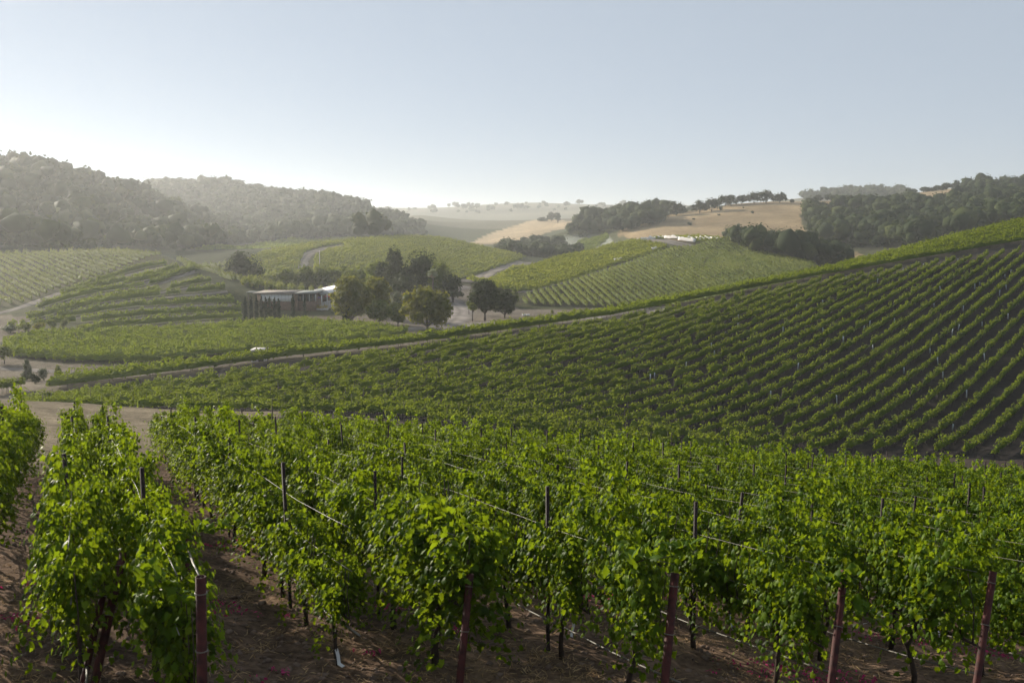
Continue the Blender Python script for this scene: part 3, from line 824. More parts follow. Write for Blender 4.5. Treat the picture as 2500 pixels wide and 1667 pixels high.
# trees of the winery yard
plant(1043, 808, 110, 118, 'round', M['maple'], 'shade_tree', 'rounded amber tipped shade tree alone at the bend of the road', n=2600, card=.5, clear=.12)
plant(858, 788, 120, 98, 'round', M['maple'], 'shade_tree', 'tall dense shade tree right beside the white roofed pavilion', n=2400, card=.5, clear=.08)
plant(922, 778, 108, 72, 'round', M['maple'], 'shade_tree', 'narrower shade tree touching the right side of the tall dense one', n=1700, card=.5, clear=.08)
plant(926, 792, 62, 62, 'round', M['fresh'], 'young_tree', 'young green tree at the road edge between the two shade trees', n=1100, card=.4, clear=.12)
plant(972, 796, 58, 52, 'round', M['fresh'], 'young_tree', 'small bright topped tree left of the amber tipped shade tree', n=900, card=.4, clear=.14)
plant(976, 752, 44, 46, 'shrub', M['olive'], 'olive_tree', 'grey green olive tree in front of the dark pergola', n=700, card=.4)
plant(1184, 783, 106, 80, 'round', M['oak'], 'oak_tree', 'dark oak tree on the island of dry grass beside the road', n=2000, card=.48, clear=.2)
plant(1232, 776, 72, 62, 'round', M['oak'], 'oak_tree', 'smaller dark oak leaning against the right side of its neighbour', n=1300, card=.45, clear=.12)
plant(1154, 784, 46, 22, 'round', M['fresh'], 'young_tree', 'thin young tree with a bare dark stem at the road edge', n=260, card=.35, clear=.55)
plant(1145, 768, 34, 14, 'round', M['fresh'], 'young_tree', 'tiny sapling with a bare stem behind the thin young tree', n=120, card=.3, clear=.6)
plant(1257, 735, 32, 22, 'cone', M['fresh'], 'young_tree', 'spiky young tree at the lower corner of the golden flank', n=260, card=.4)
plant(1347, 766, 10, 10, 'shrub', M['fresh'], 'roadside_shrub', 'small round green shrub on the verge below the centre hill', 'shrub', n=150, card=.25)
plant(1432, 761, 10, 9, 'shrub', M['fresh'], 'roadside_shrub', 'lone green shrub on the verge nearer the ridge crest', 'shrub', n=150, card=.25)
# the dark grove behind
plant(965, 722, 134, 54, 'round', M['oak'], 'conifer_tree', 'tall dark conifer rising above the grove', y=285, n=1500, card=.55, clear=.05)
plant(935, 722, 92, 40, 'round', M['oak'], 'conifer_tree', 'lower dark conifer left of the tall one', y=290, n=700, card=.55)
plant(1030, 724, 130, 96, 'oak', M['oak'], 'oak_tree', 'largest dark oak at the middle of the grove', y=285, n=2400, card=.55, clear=.05)
plant(1074, 722, 108, 66, 'oak', M['fresh'], 'broadleaf_tree', 'lime topped tree standing behind the palm', y=276, n=1800, card=.5, clear=.05)
plant(1106, 722, 78, 56, 'oak', M['oak'], 'oak_tree', 'low dark oak at the right end of the grove', y=272, n=1300, card=.5, clear=.03)
plant(925, 722, 92, 84, 'oak', M['fresh'], 'broadleaf_tree', 'pale green rounded tree left of the conifers', y=300, n=1700, card=.55, clear=.04)
plant(990, 722, 76, 80, 'oak', M['oak'], 'oak_tree', 'shaded oak filling the grove below the tall conifer', y=278, n=1500, card=.5, clear=.03)
plant(870, 712, 70, 84, 'oak', M['fresh'], 'broadleaf_tree', 'green tree at the left end of the grove', y=310, n=1400, card=.55, clear=.04)
for u, v, h, w, l in ((697, 702, 66, 62, 'leafy walnut tree behind the long white winery wall'), (745, 704, 72, 60, 'second walnut tree below the pale hill track'), (792, 706, 76, 62, 'taller walnut tree between the pale track and the grove'), (838, 708, 70, 58, 'walnut tree next to the left end of the grove'), (660, 698, 42, 40, 'low walnut tree right of the lone hazy oak'), (770, 702, 52, 58, 'short walnut tree just behind the pavilion roof')):
    plant(u, v, h, w, 'oak', M['fresh'], 'walnut_tree', l, y=325, n=900, card=.6, clear=.1)
plant(597, 712, 104, 106, 'oak', M['oak'], 'oak_tree', 'broad hazy oak behind the terraced knoll', y=330, n=2400, card=.62, clear=.03)
# cypresses
for i, (u, h) in enumerate(((600, 62), (614, 62), (627, 62), (639, 60), (649.5, 58), (659.5, 58), (671, 56), (681, 52))):
    plant(u, 786 - i * .8, h, 9.5, 'column', M['cypress'], 'cypress_tree', ['leftmost slim cypress of the close row', 'second slim cypress from the left in the row', 'third slim cypress from the left in the row', 'fourth slim cypress from the left in the row', 'fifth slim cypress from the left in the row', 'sixth slim cypress from the left in the row', 'seventh slim cypress of the row beside the last', 'rightmost slim cypress of the close row'][i], group='row of slim cypresses', n=420, card=.3)
plant(716, 776, 58, 8.5, 'column', M['cypress'], 'cypress_tree', 'tall single cypress in front of the corner of the white wall', n=420, card=.3)
plant(744.5, 781, 54, 7, 'column', M['cypress'], 'cypress_tree', 'thin single cypress before the pavilion terrace', n=350, card=.3)
for u, l in ((840, 'left cypress at the foot of the tall shade tree'), (849, 'middle cypress at the foot of the tall shade tree'), (857, 'right cypress at the foot of the tall shade tree')):
    plant(u, 786, 50, 9, 'column', M['cypress'], 'cypress_tree', l, n=350, card=.3)
# young bright vines at the ends of the terraces
for u, v in ((537, 662), (552, 664), (573, 683), (589, 686), (613, 700), (627, 704), (651, 712), (664, 710)):
    plant(u, v, 17, 9, 'column', M['vine_gold'], 'grapevine', ordinal([537, 552, 573, 589, 613, 627, 651, 664].index(u)) + ' bright yellow green row end vine, counted down the knoll', 'grapevine', 'bright row end vines on the knoll', n=140, card=.32)
# shrubs at the left edge
plant(66, 928, 52, 26, 'cone', M['olive'], 'tall_shrub', 'upright grey green shrub beside the pale double track', 'shrub', n=700, card=.2)
plant(86, 936, 28, 28, 'shrub', M['oak'], 'round_bush', 'dark clipped bush beside the upright shrub', 'shrub', n=500, card=.16)
plant(108, 930, 34, 30, 'shrub', M['olive'], 'round_bush', 'brownish green bush behind the dark clipped one', 'shrub', n=500, card=.18)
plant(143, 924, 32, 26, 'cone', M['fresh'], 'small_shrub', 'open spreading shrub at the start of the ridge row', 'shrub', n=260, card=.2)
plant(10, 888, 52, 60, 'oak', M['fresh'], 'leaning_tree', 'yellow green tree with a leaning stem at the left edge', n=600, card=.4, clear=.3, lean=-.2)
for u, v, l in ((28, 956, 'trimmed block of vines with bare stems beside the dry track'), (2, 962, 'nearer trimmed block of vines cut by the left edge')):
    g, gs = Geo(), Geo(); b = hit(u, v, 60)
    q = b[None, :2] + np.array([.88, .47]) * np.linspace(-1.6, 1.6, 14)[:, None]
    row_geo([q], g, gs, 300, .16, .7, 1.75, .36, gap=0, ragged=.05, plant=.5)
    o = tag(link('vine_hedge', g.mesh('vine_hedge', M['vine_mid'])), l, 'vine hedge'); tag(link('stem', gs.mesh('stem', M['barkfar']), o), kind='stuff')
for u, v, h, w, m in ((25, 812, 22, 40, 'olive'), (60, 808, 20, 36, 'fresh'), (98, 806, 22, 36, 'maple'), (130, 803, 24, 30, 'fresh'), (160, 800, 22, 26, 'fresh'), (208, 804, 14, 40, 'fresh')):
    plant(u, v, h, w, 'shrub', M[m], 'field_shrub', {25: 'grey shrub at the left edge above the flat field', 60: 'green shrub left of the reddish one above the flat field', 98: 'reddish brown shrub above the flat field', 130: 'green shrub right of the reddish one above the flat field', 160: 'round green shrub at the foot of the terraces', 208: 'flat low shrub under the lowest terrace'}[u], 'shrub', n=350, card=.32)
# oaks along the skyline of the golden meadow
for u, v, h, w, l in ((1651, 523, 34, 54, 'skyline oak left of the gap in the meadow ridge'), (1606, 530, 30, 48, 'skyline oak beyond the top of the wooded strip'),
    (1708, 522, 30, 36, 'skyline oak at the left end of the meadow row'), (1737, 522, 34, 48, 'broad skyline oak standing forward in the meadow'), (1770, 507, 28, 44, 'skyline oak in the middle of the meadow row'),
    (1785, 503, 26, 30, 'small skyline oak of the meadow row'), (1811, 500, 22, 30, 'rounded skyline oak before the gap'), (1841, 499, 30, 38, 'tall skyline oak left of the tallest'), (1870, 498, 33, 36, 'tallest skyline oak on the meadow crest'),
    (1903, 497, 25, 36, 'skyline oak at the right end of the meadow row'), (1934, 496, 8, 9, 'tiny lone bush on the meadow crest')):
    plant(u, v, h * 1.1, w * 1.1, 'oak', M['oak'], 'oak_tree', l, y=800 if v < 510 else 770, n=500, card=1.0, clear=.05)
for u, v, h, w, l in ((1997, 496, 18, 22, 'small oak at the left of the far ridge strip'), (2030, 497, 20, 42, 'low oak on the far ridge strip'), (2062, 497, 18, 40, 'flat low oak on the far ridge strip'), (2310, 464, 22, 26, 'left oak of the pair on the golden skyline'), (2334, 463, 26, 26, 'right oak of the pair on the golden skyline'), (2225, 480, 14, 24, 'bush on the golden slope below the oak pair'), (2262, 474, 14, 40, 'wide bush on the golden skyline'), (2290, 470, 14, 26, 'bush left of the oak pair on the golden skyline')):
    plant(u, v, h, w, 'oak', M['oak'], 'oak_tree', l, y=860 if u < 2100 else 905, n=350, card=1.1, clear=.03)
for u, v, h, w, l, y in ((1347, 543, 26, 26, 'lone hazy tree on the far golden ridge', 1250), (1362, 550, 30, 14, 'thin hazy tree below the lone one', 1180), (1325, 545, 10, 26, 'low hazy bush on the far golden ridge', 1260), (1540, 506, 16, 46, 'far hazy tree on the skyline behind the wooded strip', 1000), (1690, 494, 14, 30, 'far pale tree behind the skyline oaks', 1200)):
    plant(u, v, h, w, 'oak', M['oak'], 'oak_tree', l, y=y, n=300, card=1.4, clear=.03)

# woods that read as one mass
def woods(name, poly, yr, spacing, size, mat, n, card, edge=0, seed=1, keep=1.0):
    rng = np.random.default_rng(seed)
    pl = np.array(poly, float)
    az0, az1 = [atan((u - CX) / F) for u in (pl[:, 0].min() - 40, pl[:, 0].max() + 40)]
    area = (az1 - az0) * (yr[1] ** 2 - yr[0] ** 2) / 2
    m = int(area / spacing ** 2)
    r = np.sqrt(rng.uniform(yr[0] ** 2, yr[1] ** 2, m)); a = rng.uniform(az0, az1, m)
    x, y = r * np.sin(a), r * np.cos(a)
    z = H(x, y)
    u, v = project(x, y, z)
    k = inside(u, v, pl) & (rng.random(m) < keep)
    x, y, z = x[k], y[k], z[k]
    g = Geo()
    V, Fc = ICO1
    for i in range(len(x)):
        s = size * rng.choice([.55, .75, 1, 1.2, 1.5]) * rng.uniform(.85, 1.15)
        lob = []
        for _ in range(3):
            e = rng.normal(size=2) * s * .24
            q = s * rng.uniform(.30, .42)
            lob.append((np.array([x[i] + e[0], y[i] + e[1], z[i] + s * rng.uniform(.35, .62)]), np.array([q, q, q * .85])))
        lobe_cards(g, lob, n, card, rng, inner=.8, core=.86, low=True)
    print(name, len(x))
    return tag(link(name, g.mesh(name, mat)), kind='stuff')
woods('left_hill_woods', WOODS_L, (430, 1450), 10.5, 11, M['oak'], 26, 2.8, seed=3, keep=.9)
woods('left_knob_woods', [(-80,545),(0,538),(40,540),(100,556),(150,580),(165,604),(-80,608)], (425, 520), 5.5, 6.5, M['oak'], 150, .9, seed=4)
woods('valley_side_woods', [(700,592),(790,560),(850,552),(930,560),(950,578),(860,584)], (780, 1000), 9, 12, M['oak'], 60, 1.6, seed=5)
woods('right_hill_woods', WOODS_R, (400, 960), 7.8, 9.5, M['oak'], 60, 1.7, seed=6)
woods('ridge_top_woods', [(2352,462),(2378,452),(2420,446),(2520,442),(2620,440),(2620,462),(2480,470),(2400,476)], (820, 960), 8, 11, M['oak'], 70, 1.4, seed=7)
woods('hollow_woods', [(1165,622),(1240,612),(1290,600),(1340,598),(1385,596),(1370,616),(1420,622),(1390,636),(1290,638),(1230,630)], (560, 960), 6.5, 6.5, M['oak'], 60, 1.3, seed=8)
woods('ridge_strip_woods', [(1375,574),(1420,560),(1480,545),(1540,530),(1600,522),(1625,526),(1600,548),(1550,562),(1480,572),(1420,580)], (640, 900), 7, 11, M['oak'], 70, 1.3, seed=9)
woods('far_ridge_woods', [(1960,482),(2050,474),(2150,474),(2210,478),(2210,490),(1960,492)], (1400, 1750), 13, 12, M['oak'], 30, 2.6, seed=10)
woods('meadow_foot_woods', [(1755,596),(1830,596),(1915,612),(1990,640),(2070,636),(2080,650),(1990,672),(1915,640),(1830,615)], (400, 560), 5.5, 9, M['oak'], 130, .85, seed=11)
woods('far_ridge_trees', [(860,516),(1000,512),(1200,502),(1310,498),(1480,503),(1640,504),(1640,520),(860,524)], (2300, 2950), 34, 13, M['oak'], 14, 4.0, seed=12, keep=.3)
woods('meadow_shrubs', MEADOW, (470, 800), 30, 2.6, M['oak'], 24, .6, seed=13, keep=.25)

# ------------------------------------------------------------------ winery buildings
def winery():
    yb = 246.0
    def at(u, v, y=yb): return P(u, v, y)
    root_p = at(700, 750); root_p[2] = H1(root_p[0], root_p[1])
    r = tag(link('winery_building', None, loc=root_p), 'long low winery with a white wall under a flat brown roof', 'building')
    def part(name, g, m, parent=r, label=None):
        o = link(name, g.mesh(name, m), parent)
        if label: o['label'] = label
        return o
    def L(u, v, y=yb): return at(u, v, y) - root_p
    x0, x1, x2, x3 = L(637, 720)[0], L(713, 720)[0], L(722, 720)[0], L(768, 720)[0]
    zt, zb = L(700, 718.5)[2], L(700, 736)[2]
    zf = -.4
    g = Geo(); box(g, ((x0 + x1) / 2, .2, (zt + zb) / 2), (x1 - x0, .35, zt - zb)); w = part('white_wall', g, M['white'])
    n = 9
    for i in range(1, n):
        g = Geo(); box(g, (x0 + (x1 - x0) * i / n, .015, (zt + zb) / 2), (.05, .03, zt - zb)); part('panel_seam', g, M['concrete'], w)
    g = Geo(); box(g, ((x0 + x1) / 2, .32, (zb + zf) / 2), (x1 - x0 + .3, .5, zb - zf)); part('brick_base', g, M['brick'])
    g = Geo(); box(g, (x0 - .5, .6, (zt + zb) / 2 + .1), (.9, 1.4, zt - zb - .2)); part('peach_end_wall', g, M['peach'])
    g = Geo(); box(g, ((x0 + x3) / 2, 6.4, (zt + zf) / 2), (x3 - x0 - .6, 9.0, zt - zf - .1)); part('rear_wall', g, M['brick'])
    g = Geo(); box(g, ((x1 + x2) / 2 + .1, 1.1, (zt + zf) / 2), (x2 - x1, .3, zt - zf)); part('brick_pier', g, M['brick'])
    for i in range(6):
        xx = x2 + (x3 - x2) * (i + .5) / 6
        g = Geo(); box(g, (xx, 1.6, (zt + zb) / 2 - .1), ((x3 - x2) / 6 - .22, .12, zt - zb - .15)); f = part('window', g, M['glass'])
        g = Geo(); box(g, (xx + (x3 - x2) / 12 - .02, 1.45, (zt + zb) / 2 - .1), (.14, .2, zt - zb)); part('mullion', g, M['white'] if i % 2 else M['timber'], f)
    g = Geo(); box(g, ((x2 + x3) / 2, 1.7, (zb + zf) / 2), (x3 - x2, .6, zb - zf)); part('terrace_wall', g, M['brick'])
    g = Geo(); box(g, ((x0 + x1) / 2 - .6, 5.2, zt + .22), (x1 - x0 + 2.6, 11.6, .3)); rf = part('roof', g, M['roofdark'])
    g = Geo(); box(g, ((x1 + x3) / 2 + .2, 5.6, zt + .2), (x3 - x1 - .3, 10.6, .26)); part('roof_step', g, M['greyroof'], rf)
    g = Geo(); box(g, (x0 - 3.2, 5.0, zt + .28), (2.6, 3.0, .25)); part('entrance_canopy', g, M['greyroof'])
    for dx in (-1.0, 1.0):
        g = Geo(); box(g, (x0 - 3.2 + dx, 4.0, (zt + zf) / 2), (.16, .16, zt - zf + .3)); part('post', g, M['timber'])
    # pavilion with the pale metal roof
    c = [P(785, 718, 250), P(836, 700.5, 268), P(817, 693.5, 274), P(767, 711, 256)]
    for k, z in zip(c, (-16.35, -16.2, -15.3, -15.4)): k[2] = z
    base = (c[0] + c[1] + c[2] + c[3]) / 4; base[2] = -19.0
    gz = H1(base[0], base[1]); base[2] = gz
    r2 = tag(link('pavilion', None, loc=base), 'open sided pavilion with a sloping white metal roof', 'pavilion')
    c = [k - base for k in c]
    def slab(g, q, th):
        q = np.array(q); d = np.array([0, 0, th])
        g.add(np.concatenate([q - d, q]), [[0,3,2,1],[4,5,6,7],[0,1,5,4],[1,2,6,5],[2,3,7,6],[3,0,4,7]])
    m0, m1 = c[0] + (c[1] - c[0]) * .36, c[3] + (c[2] - c[3]) * .36
    g = Geo(); slab(g, [m0, c[1], c[2], m1], .18); rf = part('metal_roof', g, M['roofmetal'], r2)
    for i in range(1, 9):
        t = i / 9; a, b = m0 + (c[1] - m0) * t, m1 + (c[2] - m1) * t
        g = Geo(); tube(g, [a + [0, 0, .03], b + [0, 0, .03]], .045, 4); part('seam', g, M['roofmetal'], rf)
    g = Geo(); slab(g, [c[0], m0 - (c[1] - c[0]) * .004, m1 - (c[1] - c[0]) * .004, c[3]], .14); part('grey_roof', g, M['greyroof'], r2)
    fz = 1.0
    g = Geo(); q = [np.array([k[0], k[1], fz]) for k in c]; slab(g, q, fz + .3); part('floor', g, M['concrete'], r2)
    for t in (0, .25, .5, .75, 1):
        for a, b in ((c[0], c[1]), (c[3], c[2])):
            p = a + (b - a) * t; p = p + (base * 0)
            g = Geo(); zz = p[2] - .16; box(g, (p[0] * .985, p[1] * .985, (zz + fz) / 2), (.2, .2, zz - fz)); part('post', g, M['white'] if t in (0, .25) else M['timber'], r2)
    bk = [c[3], c[2]]
    g = Geo(); a, b = bk; mid = (a + b) / 2; ang = atan2(b[1] - a[1], b[0] - a[0]); box(g, (mid[0], mid[1] + .4, (mid[2] + fz) / 2 - .3), (np.linalg.norm((b - a)[:2]) * .8, .2, mid[2] - fz - .7), ang); part('back_wall', g, M['brick'], r2)
    for i in range(12):
        t = i / 11; p = c[0] + (c[1] - c[0]) * t
        g = Geo(); box(g, (p[0] + .5, p[1] - .5, fz + .45), (.09, .09, .9)); part('baluster', g, M['white'], r2)
    g = Geo(); a, b = c[0] + [.5, -.5, 0], c[1] + [.5, -.5, 0]; tube(g, [[a[0], a[1], fz + .95], [b[0], b[1], fz + .95]], .06, 4); part('rail', g, M['white'], r2)
    # terrace umbrellas stand on the pavilion floor
    for u, v, y, m, lab in ((800, 729, 256, 'umbrella', 'red sun umbrella open on the pavilion terrace'), (776, 729, 252, 'purple', 'purple sun umbrella at the near corner of the terrace')):
        p = P(u, v, y); gz2 = gz + fz
        um = tag(link('sun_umbrella', None, loc=(p[0], p[1], gz2)), lab, 'umbrella')
        g = Geo(); tube(g, [[0, 0, 0], [0, 0, 2.2]], .035, 6); part('pole', g, M['timber'], um)
        g = Geo(); th = np.arange(8) * pi / 4
        V = [[0, 0, 2.35]] + [[1.25 * cos(t), 1.25 * sin(t), 1.85] for t in th] + [[0, 0, 2.28]]
        g.add(V, [[0, 1 + i, 1 + (i + 1) % 8] for i in range(8)], [[9, 1 + (i + 1) % 8, 1 + i] for i in range(8)]); part('canopy', g, M[m], um)
    fp = P(781, 735, 249); fp[2] = gz + .2
    fl = tag(link('flower_bed', None, loc=fp), 'bed of pale yellow flowers below the pavilion corner', 'flower bed')
    g = Geo(); rng = np.random.default_rng(5); n = 500
    C = np.stack([rng.uniform(-1.9, 1.9, n), rng.uniform(-.5, .5, n), rng.uniform(.2, 1.1, n)], -1)
    cards(g, C, rng.normal(size=(n, 3)) + [0, -.4, 1], .2, .16, rng); tag(part('blossoms', g, M['flower'], fl), kind='stuff')
    g = Geo(); box(g, (0, 0, .1), (4.0, 1.2, .4)); part('kerb', g, M['concrete'], fl)
    # dark pergola behind the trees
    pb = P(980, 742, 268); pb[2] = H1(pb[0], pb[1])
    pr = tag(link('pergola', None, loc=pb), 'dark timber pergola under the grove', 'pergola')
    for i in range(7):
        for dy in (0, 3.0):
            g = Geo(); box(g, (-5.4 + 1.8 * i, dy, 1.4), (.2, .2, 2.8)); part('post', g, M['timber'], pr)
    for dy in (0, 3.0):
        g = Geo(); box(g, (0, dy, 2.9), (11.6, .18, .22)); part('beam', g, M['timber'], pr)
    for i in range(20):
        g = Geo(); box(g, (-5.5 + .58 * i, 1.5, 3.06), (.12, 3.9, .1)); part('slat', g, M['timber'], pr)
winery()
def shed():
    p = P(633, 860, 153); p[2] = H1(p[0], p[1])
    s = tag(link('utility_shed', None, loc=p), 'small shed whose flat white roof shows above the ridge hedge', 'shed')
    zt = P(633, 852.5, 153)[2] - p[2]
    g = Geo(); box(g, (0, 0, zt / 2 - .1), (1.9, 2.6, zt - .1)); link('wall', g.mesh('wall', M['concrete']), s)
    g = Geo(); box(g, (.55, -1.32, .95), (.8, .05, 1.8)); link('door', g.mesh('door', M['timber']), s)
    g = Geo(); box(g, (0, 0, zt), (2.3, 3.4, .14)); link('roof', g.mesh('roof', M['concrete']), s)
shed()
for u, v, l in ((1279, 770, 'left white parking block beside the road'), (1289, 770, 'right white parking block beside the road')):
    p = hit(u, v, 150); g = Geo(); box(g, (0, 0, .14), (.75, .5, .3), .3)
    tag(link('parking_block', g.mesh('parking_block', M['white']), loc=p), l, 'parking block')
def pole():
    p = hit(781, 668, 300)
    r = tag(link('utility_pole', None, loc=p), 'slim wooden utility pole on the hillside beside the pale track', 'utility pole')
    h = ht(56, p[1])
    g = Geo(); tube(g, [[0, 0, -.3], [0, 0, h]], [.2, .13], 7); link('pole', g.mesh('pole', M['concrete']), r)
    g = Geo(); box(g, (0, 0, h - .8), (2.0, .14, .16)); link('crossarm', g.mesh('crossarm', M['barkfar']), r)
pole()
def palm():
    b = P(1057, 722, 262); b[2] = H1(b[0], b[1])
    r = tag(link('palm_tree', None, loc=b), 'fan palm with a ball of grey green fronds in front of the grove', 'palm tree')
    top = P(1056.5, 668, 262)[2] - b[2]
    g = Geo(); tube(g, [[0, 0, -.2], [.1, 0, top * .5], [0, 0, top]], [.38, .27, .24], 9); link('trunk', g.mesh('trunk', M['barkfar'], True), r)
    rng = np.random.default_rng(3)
    for i in range(46):
        a = rng.uniform(0, 2 * pi); el = rng.uniform(-.9, 1.35)
        d = np.array([cos(a) * cos(el), sin(a) * cos(el), sin(el)]); L = rng.uniform(1.1, 1.5)
        c = np.array([0, 0, top]); fc = c + d * L * .55
        side = unit(np.cross(d, [0, 0, 1]) + 1e-6); up = np.cross(side, d)
        V = [c + d * .15]; k = 9
        for q in range(k):
            t = -1.15 + 2.3 * q / (k - 1)
            rr = L * (1.0 if q % 2 == 0 else .72) * .62
            V.append(fc + (d * cos(t) + side * sin(t)) * rr - np.array([0, 0, .22]) * (1 - cos(t)) + up * .05 * (q % 2))
        g = Geo(); g.add(V, [[0, 1 + q, 2 + q] for q in range(k - 1)])
        link('frond', g.mesh('frond', M['deadfrond'] if el < -.55 else M['frond']), r)
palm()
# bird nets over the end rows on the hill top
def netted(px, y0, y1, label, h=1.5, wd=1.0):
    pts = [P(u, v, y0 + (y1 - y0) * i / (len(px) - 1))[:2] for i, (u, v) in enumerate(px)]
    pts = np.array(pts); d = np.concatenate([[0], np.cumsum(np.linalg.norm(np.diff(pts, axis=0), axis=1))])
    s = np.linspace(0, d[-1], max(4, int(d[-1] / .9)))
    x, y = np.interp(s, d, pts[:, 0]), np.interp(s, d, pts[:, 1])
    t = unit(np.stack([np.gradient(x), np.gradient(y)], -1)); n = np.stack([-t[:, 1], t[:, 0]], -1)
    prof = [(-.5, .25), (-.55, .7), (-.32, 1.0), (.32, 1.0), (.55, .7), (.5, .25)]
    rng = np.random.default_rng(int(px[0][0]))
    wob = 1 + .14 * rng.normal(size=(len(s), len(prof)))
    V = np.stack([np.stack([x + n[:, 0] * a * wd, y + n[:, 1] * a * wd, H(x, y) + b * h * wob[:, i]], -1) for i, (a, b) in enumerate(prof)], 1)
    k = len(prof)
    i, j = np.meshgrid(np.arange(len(s) - 1), np.arange(k - 1), indexing='ij'); a = i * k + j
    g = Geo(); g.add(V.reshape(-1, 3), np.stack([a, a + k, a + k + 1, a + 1], -1).reshape(-1, 4), np.array([np.arange(k), (len(s) - 1) * k + np.arange(k)[::-1]]))
    tag(link('netted_vine_row', g.mesh('netted_vine_row', M['net'])), label, 'netted vine row')
netted([(1556, 589), (1585, 585.5), (1622, 585)], 445, 452, 'long white netted vine row along the left of the hill top')
netted([(1623, 588), (1657, 593)], 446, 438, 'white netted vine row in the middle of the hill top track')
netted([(1657, 597), (1697, 605)], 430, 422, 'nearest and thickest white netted vine row beside the track')
for u0, v0, u1, v1, l in ((1679, 594, 1692, 597, 'first'), (1697, 600, 1708, 602, 'second'), (1710, 599, 1720, 601, 'third'), (1722, 598, 1732, 601, 'fourth'), (1732, 596, 1743, 600, 'fifth'), (1743, 595, 1752, 598, 'sixth'), (1755, 595, 1766, 600, 'last')):
    netted([(u0, v0), (u1, v1)], 436, 428, l + ' short white netted row end from the left on the hill top', 1.3)
for u, v, l in ((1667, 584, 'small white netted clump behind the hill top nets'), (1697, 586, 'white netted clump high on the hill top'), (1620, 578, 'single white netted clump on the very crest')):
    netted([(u - 4, v), (u + 4, v + .5)], 450, 449, l, 1.3)
for u0, v0, u1, v1, l in ((1500, 641, 1518, 634, 'white netted patch on the upper left flank'), (1592, 619, 1602, 615, 'smaller white netted patch near the flank path')):
    netted([(u0, v0), (u1, v1)], 365 if u0 < 1550 else 398, 372 if u0 < 1550 else 402, l, 1.5, .8)
# white grow tubes round young vines, two of them per label only where they look alike
def grow_tubes():
    g = Geo(); tube(g, [[0, 0, 0], [0, 0, .75]], .07, 6); me = g.mesh('grow_tube', M['tube'])
    rng = np.random.default_rng(12)
    px = [(2060,670),(2125,685),(2185,655),(2190,640),(2280,628),(2385,690),(2378,700),(2470,660),(2455,672),(2300,706),(2435,698),(2417,713),(2265,742),(2345,752),(2105,800),(2180,780),(1905,806),(1986,800),(2060,830),(2115,845),(2335,800),(2317,812),(2270,880),(2210,905),(2295,915),(2400,790),(2440,770),(2380,870),(2345,960),(2290,1040),(2020,975),(1860,960),(1740,860),(1715,838),(1650,885),(1590,920),(1590,925),(1938,895),(2110,790),(2240,852),(1780,790),(1810,775),(1930,745),(2010,735)]
    inrow = {}
    for u, v in px:
        p = hit(u, v + 6, 80)
        best = min(range(len(A_ROWS)), key=lambda i: np.min(np.linalg.norm(A_ROWS[i] - p[:2], axis=1)))
        j = int(np.argmin(np.linalg.norm(A_ROWS[best] - p[:2], axis=1)))
        p[:2] = A_ROWS[best][j] + np.array([.35, -.42]); p[2] = H1(p[0], p[1])
        inrow.setdefault(best, []).append(p)
    for r, ps in inrow.items():
        for k, p in enumerate(sorted(ps, key=lambda p: p[1])):
            o = link('grow_tube', me, loc=p); o.scale = (1, 1, rng.uniform(.8, 1.35)); o.rotation_euler = (rng.normal() * .06, rng.normal() * .06, 0)
            tag(o, ('lowest' if k == 0 else ordinal(k) + ' lowest') + ' white grow tube in the ' + ordinal(r) + ' vine row from the right edge', 'grow tube', 'grow tubes on the right slope')
grow_tubes()

# ------------------------------------------------------------------ near vineyard
ROW_D = np.array([-.4035, .915]); ROW_N = np.array([.915, .4035])
ROW_ANG = atan2(ROW_D[1], ROW_D[0])
ROWS = [-1.35, -.12, .58, 2.42, 3.4, 4.95, 6.75, 8.4] + [10.0 + 1.62 * k for k in range(20)]
def row_pt(c, y):
    x = (c - ROW_N[1] * y) / ROW_N[0]
    return np.array([x, y])
def far_y(u): return float(np.interp(u, [-200, 60, 250, 400, 550, 750, 2700], [25, 27, 29, 34, 40, 45, 46]))
def row_start(c, umax=2640):
    "where a row comes into the picture"
    for y in np.arange(4.0, 46, .1):
        x = (c - ROW_N[1] * y) / ROW_N[0]
        z = H1(x, y) + 1.0
        u, v = project(np.array(x), np.array(y), np.array(z))
        if -260 < u < umax and v < 2150: return y
    return None
END_Y = {0: 7.5, 1: 7.4, 2: 6.8, 3: 9.6, 4: 9.6, 5: 8.9, 6: 9.6, 7: 9.95}

OUT = [(0, 0), (.30, -.16), (.42, .06), (.34, .22), (.52, .42), (.33, .52), (.24, .70), (.0, 1.0), (-.24, .70), (-.33, .52), (-.52, .42), (-.34, .22), (-.42, .06), (-.30, -.16)]
def leaf_template(simple_=False):
    o = OUT if not simple_ else [(0, 0), (.5, .3), (.0, 1.0), (-.5, .3)]
    V = [(0, .38, .05)] + [(x, y, -.35 * abs(x) ** 1.2 - .22 * max(0, y - .4) ** 1.5) for x, y in o]
    n = len(o)
    return np.array(V, float), np.array([[0, 1 + i, 1 + (i + 1) % n] for i in range(n)])
LEAF, LEAF_S = leaf_template(), leaf_template(True)
def add_leaves(g, C, N, tip, size, tmpl):
    V0, F0 = tmpl
    n = len(C); N = unit(N)
    T = unit(tip - N * (tip * N).sum(-1, keepdims=True)); B = np.cross(T, N)
    V = C[:, None, :] + size[:, None, None] * (V0[None, :, 0:1] * B[:, None, :] + V0[None, :, 1:2] * T[:, None, :] + V0[None, :, 2:3] * N[:, None, :])
    g.add(V.reshape(-1, 3), (np.arange(n)[:, None, None] * len(V0) + F0[None]).reshape(-1, 3))
